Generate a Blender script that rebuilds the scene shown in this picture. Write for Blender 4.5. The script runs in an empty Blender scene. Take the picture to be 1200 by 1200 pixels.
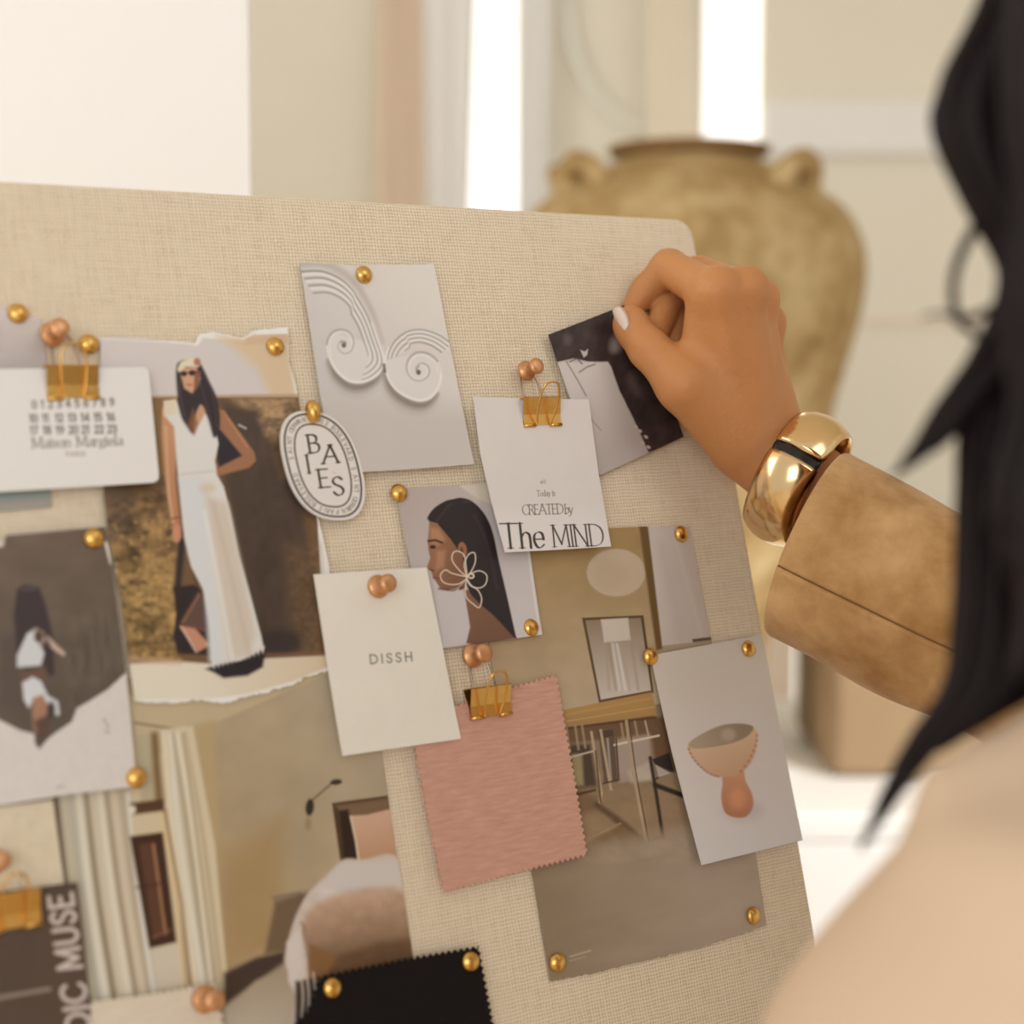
import bpy, bmesh, math, random
import numpy as np
from mathutils import Vector, Matrix

# ------------------------------------------------------------------ camera, world, lights
scene = bpy.context.scene
COL = scene.collection
F = 2000.0                      # focal length in px of the 1200 px frame
PITCH = math.radians(5.3)
CAMH = 1.256
cd = bpy.data.cameras.new('camera'); cam = bpy.data.objects.new('camera', cd); COL.objects.link(cam)
cam.location = (0, 0, CAMH); cam.rotation_euler = (math.pi/2 - PITCH, 0, 0)
cd.sensor_width = 36; cd.lens = 60; cd.clip_start = 0.02
cd.dof.use_dof = True; cd.dof.focus_distance = 0.85; cd.dof.aperture_fstop = 4.2
scene.camera = cam
scene.view_settings.view_transform = 'Standard'; scene.view_settings.look = 'None'
scene.view_settings.exposure = 0.0; scene.view_settings.gamma = 1.0
scene.view_settings.use_curve_mapping = False
try:
    scene.cycles.use_denoising = True
    scene.cycles.max_bounces = 8
except Exception:
    pass
w = bpy.data.worlds.new('world'); scene.world = w; w.use_nodes = True
w.node_tree.nodes['Background'].inputs[0].default_value = (1.0, 0.945, 0.865, 1)
w.node_tree.nodes['Background'].inputs[1].default_value = 0.64

def area_light(name, loc, target, size, size_y, power, color):
    ld = bpy.data.lights.new(name, 'AREA'); ld.shape = 'RECTANGLE'; ld.size = size; ld.size_y = size_y
    ld.energy = power; ld.color = color
    o = bpy.data.objects.new(name, ld); COL.objects.link(o); o.location = loc
    o.rotation_euler = (Vector(target) - Vector(loc)).to_track_quat('-Z', 'Y').to_euler()
    return o
area_light('window_light_right', (1.5, -0.35, 2.5), (0.0, 0.8, 1.15), 0.9, 0.9, 5, (1.0, 0.945, 0.88))
area_light('window_light_front', (-0.28, -3.2, 2.0), (0.1, 0.9, 1.05), 2.2, 1.6, 42, (1.0, 0.955, 0.90))  # unseen fill added behind the camera to light the board evenly
area_light('window_light_left', (-2.0, 0.4, 2.0), (0.2, 1.6, 1.0), 1.0, 1.6, 21, (1.0, 0.97, 0.93))  # unseen fill added to lift the canvas, urn and back wall

sl = bpy.data.lights.new('sun_patch_light', 'SPOT'); so = bpy.data.objects.new('sun_patch_light', sl); COL.objects.link(so)  # spot added only to brighten the white console, no visible source
sl.energy = 260; sl.spot_size = math.radians(24); sl.spot_blend = .5; sl.shadow_soft_size = .06; sl.color = (1.0, .98, .94)
so.location = (1.5, .3, 2.5); so.rotation_euler = (Vector((.50, 1.80, .72)) - Vector(so.location)).to_track_quat('-Z', 'Y').to_euler()

# ------------------------------------------------------------------ frames
cF = Vector((0, math.cos(PITCH), -math.sin(PITCH)))
cD = Vector((0, -math.sin(PITCH), -math.cos(PITCH)))
cR = Vector((1, 0, 0))
CAM = Vector((0, 0, CAMH))
def at(x, y, z):
    """a point of the room seen at picture position (x, y) at depth z metres"""
    return CAM + cR*((x-600)/F*z) + cD*((y-600)/F*z) + cF*z
BW0, BH0 = 0.98, 0.60
YAW = math.radians(34.0); LEAN = math.radians(15.7)
bR = Vector((math.cos(YAW), math.sin(YAW), 0))
_h = Vector((-math.sin(YAW), math.cos(YAW), 0))
bU = _h*math.sin(LEAN) + Vector((0, 0, math.cos(LEAN)))
bN = bR.cross(bU)               # out of the board towards the room
P0 = at(812, 256, 0.95)         # top right corner of the board face
RB = Matrix((bR, -bN, bU)).transposed().to_4x4()     # local x = along, y = into the board, z = up
def px2uv(x, y, d=0.0):
    r = cR*((x-600)/F) + cD*((y-600)/F) + cF
    t = (bN.dot(P0 - CAM) + d)/bN.dot(r)
    q = CAM + r*t - P0
    return q.dot(bR), q.dot(bU)
def bpoint(u, v, d=0.0):
    return P0 + bR*u + bU*v + bN*d

# ------------------------------------------------------------------ small helpers
def lin(c):
    c = np.asarray(c, dtype=np.float64)/255.0
    return np.where(c <= 0.04045, c/12.92, ((c+0.055)/1.055)**2.4)
LBOARD = np.array([0.74, 0.66, 0.55])      # light that falls on the board, to turn seen colours into paint
def alb(c, L=LBOARD, lo=0.008, hi=0.93):
    return np.clip(lin(c)/L, lo, hi)
def alb4(c, L=LBOARD):
    a = alb(c, L); return (float(a[0]), float(a[1]), float(a[2]), 1.0)

def tag(o, label=None, cat=None, group=None, kind=None):
    if label: o['label'] = label
    if cat: o['category'] = cat
    if group: o['group'] = group
    if kind: o['kind'] = kind
    return o
def empty(name, M, label=None, cat=None, group=None):
    o = bpy.data.objects.new(name, None); COL.objects.link(o)
    o.matrix_world = M; o.empty_display_size = 0.01
    return tag(o, label, cat, group)
def link(name, me, parent=None, M=None):
    o = bpy.data.objects.new(name, me); COL.objects.link(o)
    if parent is not None: o.parent = parent
    if M is not None: o.matrix_local = M
    return o
def mesh_from(name, verts, faces, mat=None, smooth=False):
    me = bpy.data.meshes.new(name); me.from_pydata([tuple(v) for v in verts], [], faces); me.update()
    if mat: me.materials.append(mat)
    if smooth: me.polygons.foreach_set('use_smooth', [True]*len(me.polygons))
    return me
def bm_mesh(name, bm, mat=None, smooth=False):
    me = bpy.data.meshes.new(name); bm.normal_update(); bm.to_mesh(me); bm.free()
    if mat: me.materials.append(mat)
    if smooth: me.polygons.foreach_set('use_smooth', [True]*len(me.polygons))
    return me
def merge(parts):
    """join (verts, faces) lists"""
    V = []; Fs = []
    for v, f in parts:
        k = len(V); V += list(v); Fs += [tuple(i+k for i in q) for q in f]
    return V, Fs
def tube(path, rad, seg=10, closed=False, squash=None):
    path = [Vector(p) for p in path]; n = len(path)
    if not hasattr(rad, '__len__'): rad = [rad]*n
    V = []; Fs = []; up = None
    for i, p in enumerate(path):
        a = path[(i-1) % n] if (closed or i > 0) else path[i]
        b = path[(i+1) % n] if (closed or i < n-1) else path[i]
        t = (b-a).normalized()
        if up is None:
            up = Vector((0, 0, 1)) if abs(t.z) < 0.9 else Vector((1, 0, 0))
        s = t.cross(up)
        if s.length < 1e-6: s = t.cross(Vector((0.3, 1, 0.2)))
        s.normalize(); up = s.cross(t).normalized()
        for k in range(seg):
            an = 2*math.pi*k/seg
            V.append(p + (s*math.cos(an) + up*math.sin(an))*rad[i])
    m = n if closed else n-1
    for i in range(m):
        j = (i+1) % n
        for k in range(seg):
            l = (k+1) % seg
            Fs.append((i*seg+k, i*seg+l, j*seg+l, j*seg+k))
    if not closed:
        Fs.append(tuple(range(seg-1, -1, -1))); Fs.append(tuple((n-1)*seg+k for k in range(seg)))
    return V, Fs
def lathe(profile, seg=24, axis='y', sgn=-1, close_top=True):
    """profile: (radius, height); height grows towards -y (out of the board) or +z"""
    V = []; Fs = []; n = len(profile)
    for r, h in profile:
        for k in range(seg):
            a = 2*math.pi*k/seg
            if axis == 'y': V.append(Vector((r*math.cos(a), sgn*h, r*math.sin(a))))
            else: V.append(Vector((r*math.cos(a), r*math.sin(a), h)))
    for i in range(n-1):
        for k in range(seg):
            l = (k+1) % seg
            Fs.append((i*seg+k, i*seg+l, (i+1)*seg+l, (i+1)*seg+k))
    Fs.append(tuple(range(seg-1, -1, -1)))
    if close_top: Fs.append(tuple((n-1)*seg+k for k in range(seg)))
    return V, Fs
def box(x0, x1, y0, y1, z0, z1):
    V = [Vector((x, y, z)) for x in (x0, x1) for y in (y0, y1) for z in (z0, z1)]
    return V, [(0, 1, 3, 2), (4, 6, 7, 5), (0, 4, 5, 1), (2, 3, 7, 6), (0, 2, 6, 4), (1, 5, 7, 3)]
def rbox(x0, x1, y0, y1, z0, z1, bev, seg=3):
    bm = bmesh.new(); V, Fs = box(x0, x1, y0, y1, z0, z1)
    vs = [bm.verts.new(v) for v in V]
    for f in Fs: bm.faces.new([vs[i] for i in f])
    bmesh.ops.recalc_face_normals(bm, faces=bm.faces)
    bmesh.ops.bevel(bm, geom=bm.edges[:], offset=bev, segments=seg, affect='EDGES', profile=0.5)
    return bm
def smooth_path(pts, k=6, closed=False):
    P = [np.array(p, float) for p in pts]; n = len(P); out = []
    rng = range(n if closed else n-1)
    for i in rng:
        p0 = P[(i-1) % n] if (closed or i > 0) else P[i]
        p1 = P[i]; p2 = P[(i+1) % n]
        p3 = P[(i+2) % n] if (closed or i < n-2) else P[(i+1) % n]
        for j in range(k):
            t = j/k
            out.append(0.5*((2*p1)+(-p0+p2)*t+(2*p0-5*p1+4*p2-p3)*t*t+(-p0+3*p1-3*p2+p3)*t**3))
    if not closed: out.append(P[-1])
    return [tuple(float(c) for c in q) for q in out]

# ------------------------------------------------------------------ materials
class NT:
    def __init__(s, name):
        s.m = bpy.data.materials.new(name); s.m.use_nodes = True; s.t = s.m.node_tree
        s.b = s.t.nodes['Principled BSDF']
    def n(s, typ, **kw):
        nd = s.t.nodes.new(typ)
        for k, v in kw.items():
            if k.startswith('i_'):
                nm = k[2:].replace('_', ' ')
                nd.inputs[int(nm) if nm.isdigit() else nm].default_value = v
            else: setattr(nd, k, v)
        return nd
    def l(s, a, b): s.t.links.new(a, b)
def mat(name, col, rough=0.6, metal=0.0, noise=0.0, nscale=40.0, bump=0.0, bscale=200.0, spec=0.5, sheen=0.0, emit=None, L=None, sss=0.0, trans=0.0, coat=0.0):
    """procedural principled material; colour varies by noise, relief from noise"""
    N = NT(name); b = N.b
    c = alb4(col, LBOARD if L is None else np.array(L))
    b.inputs['Base Color'].default_value = c
    b.inputs['Roughness'].default_value = rough; b.inputs['Metallic'].default_value = metal
    b.inputs['Specular IOR Level'].default_value = spec
    if sheen: b.inputs['Sheen Weight'].default_value = sheen
    if coat: b.inputs['Coat Weight'].default_value = coat
    if trans: b.inputs['Transmission Weight'].default_value = trans
    if sss:
        b.inputs['Subsurface Weight'].default_value = sss
        b.inputs['Subsurface Radius'].default_value = (0.008, 0.003, 0.0015)
        b.inputs['Subsurface Scale'].default_value = 1.0
    tc = N.n('ShaderNodeTexCoord')
    ns = N.n('ShaderNodeTexNoise', i_Scale=nscale, i_Detail=5.0); N.l(tc.outputs['Object'], ns.inputs['Vector'])
    mx = N.n('ShaderNodeMix', data_type='RGBA')
    mx.inputs[6].default_value = tuple(max(0, x*(1-noise)) for x in c[:3]) + (1,)
    mx.inputs[7].default_value = tuple(min(1, x*(1+noise)) for x in c[:3]) + (1,)
    N.l(ns.outputs['Fac'], mx.inputs[0]); N.l(mx.outputs[2], b.inputs['Base Color'])
    if bump:
        n2 = N.n('ShaderNodeTexNoise', i_Scale=bscale, i_Detail=4.0); N.l(tc.outputs['Object'], n2.inputs['Vector'])
        bp = N.n('ShaderNodeBump', i_Strength=bump, i_Distance=0.001)
        N.l(n2.outputs['Fac'], bp.inputs['Height']); N.l(bp.outputs['Normal'], b.inputs['Normal'])
    if emit:
        b.inputs['Emission Color'].default_value = tuple(emit[:3]) + (1,); b.inputs['Emission Strength'].default_value = emit[3]
    return N.m

def weave_mat(name, c_hi, c_lo, pitch=0.0017, bumps=0.5, slub=0.22, rough=0.85):
    N = NT(name); b = N.b; b.inputs['Roughness'].default_value = rough; b.inputs['Specular IOR Level'].default_value = 0.2
    tc = N.n('ShaderNodeTexCoord'); sep = N.n('ShaderNodeSeparateXYZ'); N.l(tc.outputs['Object'], sep.inputs[0])
    def mth(op, a, bb=None, c=None):
        nd = N.n('ShaderNodeMath', operation=op)
        for i, v in enumerate((a, bb, c)):
            if v is None: continue
            if isinstance(v, (int, float)): nd.inputs[i].default_value = v
            else: N.l(v, nd.inputs[i])
        return nd.outputs[0]
    ns = N.n('ShaderNodeTexNoise', i_Scale=130.0, i_Detail=2.0); N.l(tc.outputs['Object'], ns.inputs['Vector'])
    ns2 = N.n('ShaderNodeTexNoise', i_Scale=37.0, i_Detail=3.0); N.l(tc.outputs['Object'], ns2.inputs['Vector'])
    # slubs: noise stretched along each thread direction
    def stretched(sx, sz):
        mp = N.n('ShaderNodeMapping'); mp.inputs['Scale'].default_value = (sx, 1, sz); N.l(tc.outputs['Object'], mp.inputs[0])
        q = N.n('ShaderNodeTexNoise', i_Scale=1.0, i_Detail=2.0); N.l(mp.outputs[0], q.inputs['Vector']); return q.outputs['Fac']
    hs = stretched(60, 520); vs = stretched(520, 60)
    wob = mth('MULTIPLY', mth('SUBTRACT', ns.outputs['Fac'], 0.5), pitch*0.9)
    x = mth('ADD', sep.outputs['X'], wob); z = mth('ADD', sep.outputs['Z'], wob)
    k = 2*math.pi/pitch
    sx = mth('SINE', mth('MULTIPLY', x, k)); sz = mth('SINE', mth('MULTIPLY', z, k))
    ax = mth('ABSOLUTE', mth('SINE', mth('MULTIPLY', x, k/2))); az = mth('ABSOLUTE', mth('SINE', mth('MULTIPLY', z, k/2)))
    # gaps where both threads are absent
    thr = mth('MULTIPLY', mth('ADD', mth('MULTIPLY', az, hs), mth('MULTIPLY', ax, vs)), 1.0)
    over = mth('MULTIPLY', mth('SINE', mth('MULTIPLY', x, k/2)), mth('SINE', mth('MULTIPLY', z, k/2)))
    h = mth('ADD', thr, mth('MULTIPLY', over, 0.10))
    rmp = N.n('ShaderNodeMapRange'); rmp.inputs['From Min'].default_value = 0.22; rmp.inputs['From Max'].default_value = 0.75
    N.l(h, rmp.inputs['Value'])
    f2 = mth('ADD', mth('MULTIPLY', rmp.outputs[0], 0.85), mth('MULTIPLY', ns2.outputs['Fac'], slub))
    mx = N.n('ShaderNodeMix', data_type='RGBA'); mx.inputs[6].default_value = alb4(c_lo); mx.inputs[7].default_value = alb4(c_hi)
    N.l(f2, mx.inputs[0]); N.l(mx.outputs[2], b.inputs['Base Color'])
    bp = N.n('ShaderNodeBump', i_Strength=bumps, i_Distance=0.0006); N.l(h, bp.inputs['Height']); N.l(bp.outputs['Normal'], b.inputs['Normal'])
    return N.m

# ------------------------------------------------------------------ flat print: painted texel by texel in the plane of each sheet
def vnoise(X, Y, seed, octaves=3):
    rs = np.random.RandomState(seed); out = np.zeros_like(X); amp = 1.0; tot = 0
    for o in range(octaves):
        g = rs.rand(64, 64).astype(np.float32)
        xi = X*(2**o); yi = Y*(2**o); x0 = np.floor(xi).astype(int); y0 = np.floor(yi).astype(int)
        fx = xi-x0; fy = yi-y0; fx = fx*fx*(3-2*fx); fy = fy*fy*(3-2*fy)
        a = g[y0 % 64, x0 % 64]; b = g[y0 % 64, (x0+1) % 64]; c = g[(y0+1) % 64, x0 % 64]; d = g[(y0+1) % 64, (x0+1) % 64]
        out += amp*((a*(1-fx)+b*fx)*(1-fy)+(c*(1-fx)+d*fx)*fy); tot += amp; amp *= 0.5
    return out/tot

# letters as strokes on a unit-high box (y up)
G = {}
def _g(ch, w, *st): G[ch] = (w, st)
_g('A', .86, [(0, 0), (.43, 1)], [(.43, 1), (.86, 0)], [(.16, .36), (.70, .36)])
_g('B', .62, [(.06, 0), (.06, 1)], 'S', [(.06, 1), (.36, .99), (.52, .86), (.50, .64), (.34, .54), (.06, .54)], 'S', [(.34, .54), (.56, .46), (.62, .25), (.50, .05), (.28, 0), (.06, 0)])
_g('C', .82, 'S', [(.80, .82), (.66, .97), (.44, 1.0), (.18, .88), (.03, .52), (.14, .16), (.42, 0), (.66, .03), (.82, .2)])
_g('D', .80, [(.06, 0), (.06, 1)], 'S', [(.06, 1), (.40, .98), (.68, .82), (.78, .5), (.68, .18), (.40, .02), (.06, 0)])
_g('E', .58, [(.06, 0), (.06, 1)], [(.06, 1), (.54, 1)], [(.06, .52), (.46, .52)], [(.06, 0), (.58, 0)])
_g('H', .74, [(.06, 0), (.06, 1)], [(.68, 0), (.68, 1)], [(.06, .5), (.68, .5)])
_g('I', .14, [(.07, 0), (.07, 1)])
_g('M', .98, [(.06, 0), (.10, 1)], [(.10, 1), (.49, .12)], [(.49, .12), (.86, 1)], [(.86, 1), (.92, 0)])
_g('N', .80, [(.06, 0), (.06, 1)], [(.06, 1), (.72, 0)], [(.72, 0), (.72, 1)])
_g('O', .92, 'S', [(.46, 1), (.16, .86), (.03, .5), (.16, .14), (.46, 0), (.76, .14), (.89, .5), (.76, .86), (.46, 1)])
_g('P', .60, [(.06, 0), (.06, 1)], 'S', [(.06, 1), (.38, .98), (.56, .76), (.38, .5), (.06, .46)])
_g('R', .68, [(.06, 0), (.06, 1)], 'S', [(.06, 1), (.38, .98), (.54, .76), (.38, .53), (.06, .50)], [(.32, .5), (.68, 0)])
_g('S', .56, 'S', [(.52, .86), (.38, .99), (.18, .97), (.06, .78), (.16, .60), (.40, .46), (.52, .26), (.42, .04), (.20, 0), (.03, .17)])
_g('T', .78, [(.39, 0), (.39, 1)], [(0, 1), (.78, 1)])
_g('U', .76, 'S', [(.06, 1), (.06, .6), (.09, .2), (.36, 0), (.62, .14), (.68, .5), (.68, 1)])
_g('G', .86, 'S', [(.80, .82), (.64, .98), (.40, .99), (.14, .82), (.03, .5), (.14, .14), (.42, 0), (.70, .06), (.80, .2)], [(.80, .2), (.80, .44)])
_g('L', .54, [(.06, 0), (.06, 1)], [(.06, 0), (.54, 0)])
_g('V', .82, [(0, 1), (.41, 0)], [(.41, 0), (.82, 1)])
_g('a', .46, 'S', [(.08, .54), (.22, .62), (.36, .56), (.39, .40), (.39, .0)], 'S', [(.39, .36), (.16, .30), (.04, .15), (.16, 0), (.39, .12)])
_g('b', .50, [(.07, 0), (.07, 1)], 'S', [(.07, .45), (.24, .62), (.44, .48), (.46, .2), (.26, 0), (.07, .1)])
_g('d', .50, [(.43, 0), (.43, 1)], 'S', [(.43, .45), (.26, .62), (.06, .48), (.04, .2), (.22, 0), (.43, .12)])
_g('e', .50, [(.06, .34), (.46, .34)], 'S', [(.46, .34), (.42, .56), (.26, .63), (.08, .52), (.04, .28), (.14, .04), (.30, 0), (.46, .12)])
_g('g', .48, 'S', [(.24, .62), (.06, .52), (.07, .30), (.24, .22), (.41, .32), (.40, .54), (.24, .62)], 'S', [(.14, .22), (.10, .08), (.40, 0), (.42, -.18), (.22, -.28), (.04, -.18), (.12, .0)])
_g('h', .54, [(.07, 0), (.07, 1)], 'S', [(.07, .42), (.24, .62), (.42, .56), (.46, .36), (.46, 0)])
_g('i', .18, [(.09, 0), (.09, .62)], [(.09, .84), (.09, .90)])
_g('l', .18, [(.09, 0), (.09, 1)])
_g('n', .54, [(.07, 0), (.07, .62)], 'S', [(.07, .42), (.24, .62), (.42, .56), (.46, .36), (.46, 0)])
_g('o', .52, 'S', [(.26, .63), (.08, .52), (.04, .30), (.12, .06), (.26, 0), (.42, .08), (.48, .32), (.42, .54), (.26, .63)])
_g('r', .34, [(.07, 0), (.07, .62)], 'S', [(.07, .40), (.18, .58), (.34, .60)])
_g('s', .38, 'S', [(.34, .54), (.18, .63), (.06, .50), (.18, .34), (.34, .18), (.20, 0), (.03, .10)])
_g('t', .32, 'S', [(.13, .88), (.13, .3), (.18, .04), (.32, .06)], [(0, .62), (.28, .62)])
_g('y', .50, [(.02, .62), (.25, .02)], 'S', [(.48, .62), (.25, .02), (.12, -.24), (0, -.26)])
_g('0', .56, 'S', [(.28, 1), (.08, .86), (.03, .5), (.08, .14), (.28, 0), (.48, .14), (.53, .5), (.48, .86), (.28, 1)])
_g('1', .36, [(.05, .80), (.22, 1)], [(.22, 1), (.22, 0)])
_g('2', .54, 'S', [(.05, .78), (.14, .96), (.32, .99), (.48, .86), (.46, .62), (.05, 0)], [(.05, 0), (.52, 0)])
_g('3', .54, 'S', [(.05, .86), (.24, 1), (.46, .88), (.44, .62), (.22, .54), (.46, .44), (.50, .2), (.32, 0), (.04, .12)])
_g('4', .58, [(.42, 0), (.42, 1)], [(.42, 1), (.03, .3)], [(.03, .3), (.56, .3)])
_g('5', .54, [(.48, 1), (.10, 1)], [(.10, 1), (.07, .56)], 'S', [(.07, .56), (.30, .62), (.50, .46), (.50, .2), (.30, 0), (.04, .1)])
_g('6', .54, 'S', [(.44, .96), (.18, .84), (.05, .46), (.08, .12), (.28, 0), (.48, .12), (.48, .44), (.28, .56), (.08, .42)])
_g('7', .50, [(.03, 1), (.48, 1)], [(.48, 1), (.18, 0)])
_g('8', .54, 'S', [(.28, 1), (.08, .88), (.10, .62), (.28, .54), (.48, .38), (.48, .1), (.28, 0), (.08, .1), (.06, .38), (.28, .54), (.46, .64), (.46, .9), (.28, 1)])
_g('9', .54, 'S', [(.10, .04), (.36, .14), (.50, .5), (.48, .86), (.28, 1), (.08, .88), (.07, .58), (.28, .46), (.48, .58)])
_g(' ', .34)

class Paint:
    def __init__(s, poly, d, res=4200, base=(200, 190, 175)):
        uv = [px2uv(x, y, d) for x, y in poly]; s.d = d
        us = [a for a, b in uv]; vs = [b for a, b in uv]; m = 0.002
        s.u0, s.u1, s.v0, s.v1 = min(us)-m, max(us)+m, min(vs)-m, max(vs)+m
        s.w = int((s.u1-s.u0)*res); s.h = int((s.v1-s.v0)*res)
        u = s.u0 + (np.arange(s.w)+.5)/s.w*(s.u1-s.u0); v = s.v0 + (np.arange(s.h)+.5)/s.h*(s.v1-s.v0)
        U, V = np.meshgrid(u, v)
        base3 = P0 - CAM + bN*d
        q = [base3[i] + bR[i]*U + bU[i]*V for i in range(3)]
        z = sum(q[i]*cF[i] for i in range(3))
        s.X = (600 + F*sum(q[i]*cR[i] for i in range(3))/z).astype(np.float32)
        s.Y = (600 + F*sum(q[i]*cD[i] for i in range(3))/z).astype(np.float32)
        s.img = np.empty((s.h, s.w, 3), np.float32); s.img[:] = alb(base)
    def win(s, pts, pad):
        xs = [p[0] for p in pts]; ys = [p[1] for p in pts]
        c = [px2uv(x, y, s.d) for x in (min(xs)-pad, max(xs)+pad) for y in (min(ys)-pad, max(ys)+pad)]
        a = int((min(k[0] for k in c)-s.u0)/(s.u1-s.u0)*s.w)-1; b = int((max(k[0] for k in c)-s.u0)/(s.u1-s.u0)*s.w)+2
        e = int((min(k[1] for k in c)-s.v0)/(s.v1-s.v0)*s.h)-1; f = int((max(k[1] for k in c)-s.v0)/(s.v1-s.v0)*s.h)+2
        a = max(0, a); e = max(0, e); b = min(s.w, b); f = min(s.h, f)
        return None if (a >= b or e >= f) else (slice(e, f), slice(a, b))
    def put(s, W, m, col, col2=None, g=None):
        c = alb(col).astype(np.float32)
        if col2 is not None: c = c*(1-g[..., None]) + alb(col2).astype(np.float32)*g[..., None]
        m = m[..., None]; s.img[W] = s.img[W]*(1-m) + c*m
    def sdf(s, W, pts):
        X = s.X[W]; Y = s.Y[W]; d2 = np.full(X.shape, 1e9, np.float32); ins = np.zeros(X.shape, bool); n = len(pts)
        for i in range(n):
            x0, y0 = pts[i]; x1, y1 = pts[(i+1) % n]; dx, dy = x1-x0, y1-y0; L = dx*dx+dy*dy
            if L < 1e-9: continue
            t = np.clip(((X-x0)*dx+(Y-y0)*dy)/L, 0, 1); d2 = np.minimum(d2, (X-x0-t*dx)**2+(Y-y0-t*dy)**2)
            if (y0 != y1):
                c = ((Y >= y0) != (Y >= y1)) & (X < x0 + (Y-y0)*dx/dy); ins ^= c
        return np.where(ins, -np.sqrt(d2), np.sqrt(d2))
    def poly(s, pts, col, soft=1.2, a=1.0, col2=None, p0=None, p1=None, sm=False):
        if sm: pts = smooth_path(pts, 5, True)
        W = s.win(pts, soft+1)
        if W is None: return
        m = np.clip(0.5 - s.sdf(W, pts)/(2*soft), 0, 1); m = m*m*(3-2*m)*a; g = None
        if col2 is not None:
            dx, dy = p1[0]-p0[0], p1[1]-p0[1]; g = np.clip(((s.X[W]-p0[0])*dx+(s.Y[W]-p0[1])*dy)/(dx*dx+dy*dy), 0, 1)
        s.put(W, m, col, col2, g)
    def line(s, pts, wd, col, soft=0.8, a=1.0, sm=False):
        if sm: pts = smooth_path(pts, 6)
        mw = max(wd) if hasattr(wd, '__len__') else wd
        W = s.win(pts, mw+soft+1)
        if W is None: return
        X = s.X[W]; Y = s.Y[W]; n = len(pts); D = np.full(X.shape, 1e9, np.float32)
        for i in range(n-1):
            x0, y0 = pts[i]; x1, y1 = pts[i+1]; dx, dy = x1-x0, y1-y0; L = max(1e-9, dx*dx+dy*dy)
            t = np.clip(((X-x0)*dx+(Y-y0)*dy)/L, 0, 1); r = np.sqrt((X-x0-t*dx)**2+(Y-y0-t*dy)**2)
            if hasattr(wd, '__len__'):
                f = i/(n-1); k0 = np.interp(f*(len(wd)-1), range(len(wd)), wd); k1 = np.interp((i+1)/(n-1)*(len(wd)-1), range(len(wd)), wd)
                r = r - (k0+(k1-k0)*t)/2
            else: r = r - wd/2
            D = np.minimum(D, r)
        m = np.clip(0.5 - D/(2*soft), 0, 1)*a; s.put(W, m, col)
    def ell(s, cx, cy, rx, ry, col, rot=0, soft=1.2, a=1.0, **k):
        c, q = math.cos(rot), math.sin(rot)
        s.poly([(cx+rx*math.cos(t)*c-ry*math.sin(t)*q, cy+rx*math.cos(t)*q+ry*math.sin(t)*c) for t in np.linspace(0, 2*math.pi, 28, endpoint=False)], col, soft, a, **k)
    def noise(s, pts, amp, sx, sy, seed=1, rot=0.0, soft=3, octv=3, tint=(1, 1, 1), con=1.0):
        W = s.win(pts, soft+1)
        if W is None: return
        m = np.clip(0.5 - s.sdf(W, pts)/(2*soft), 0, 1)
        X = s.X[W]; Y = s.Y[W]; c, q = math.cos(rot), math.sin(rot)
        v = vnoise((X*c+Y*q)/sx+100, (-X*q+Y*c)/sy+100, seed, octv)-0.5; v = np.clip(v*con, -.5, .5)
        f = 1 + (v*2*amp*m)[..., None]*np.array(tint, np.float32)
        s.img[W] = np.clip(s.img[W]*f, 0.005, 0.95)
    def text(s, txt, org, ex, ey, col, w=1.0, serif=False, a=1.0, gap=0.16, soft=0.6, thin=0.42):
        """org: baseline start; ex: step of one unit along; ey: one unit up (cap height)"""
        x = 0.0
        for ch in txt:
            wd, st = G.get(ch, G[' ']); sm = False
            P = lambda p: (org[0]+ex[0]*(x+p[0])+ey[0]*p[1], org[1]+ex[1]*(x+p[0])+ey[1]*p[1])
            for k in st:
                if k == 'S': sm = True; continue
                pts = smooth_path(k, 5) if sm else k
                if serif:
                    ws = []
                    for i in range(len(pts)):
                        i0 = max(0, i-1); i1 = min(len(pts)-1, i+1)
                        an = math.atan2(pts[i1][1]-pts[i0][1], pts[i1][0]-pts[i0][0])
                        ws.append(w*(thin+(1-thin)*abs(math.sin(an-math.radians(18)))))
                    s.line([P(p) for p in pts], ws, col, soft, a)
                    if not sm:
                        for p, o in ((k[0], k[1]), (k[-1], k[-2])):
                            if abs(p[1]-o[1]) > 0.3 and p[1] in (0, 1, .62):
                                s.line([P((p[0]-.13, p[1])), P((p[0]+.13, p[1]))], w*thin*1.15, col, soft, a)
                else: s.line([P(p) for p in pts], w, col, soft, a)
                sm = False
            x += wd + gap
        return x
    def material(s, name, rough=0.45, bump=0.0, coat=0.0):
        im = bpy.data.images.new(name, s.w, s.h, alpha=False)
        a = np.clip(s.img, 0, 1); a = np.where(a <= 0.0031308, a*12.92, 1.055*a**(1/2.4)-0.055)
        buf = np.ones((s.h, s.w, 4), np.float32); buf[..., :3] = a
        im.pixels.foreach_set(buf.ravel()); im.update(); im.pack()
        N = NT(name); tx = N.n('ShaderNodeTexImage', image=im, extension='EXTEND'); N.l(tx.outputs[0], N.b.inputs['Base Color'])
        N.b.inputs['Roughness'].default_value = rough; N.b.inputs['Specular IOR Level'].default_value = 0.35
        if coat: N.b.inputs['Coat Weight'].default_value = coat
        if bump:
            tc = N.n('ShaderNodeTexCoord'); ns = N.n('ShaderNodeTexNoise', i_Scale=900.0, i_Detail=3.0); N.l(tc.outputs['Object'], ns.inputs['Vector'])
            bp = N.n('ShaderNodeBump', i_Strength=bump, i_Distance=0.0003); N.l(ns.outputs['Fac'], bp.inputs['Height']); N.l(bp.outputs['Normal'], N.b.inputs['Normal'])
        return N.m

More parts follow.
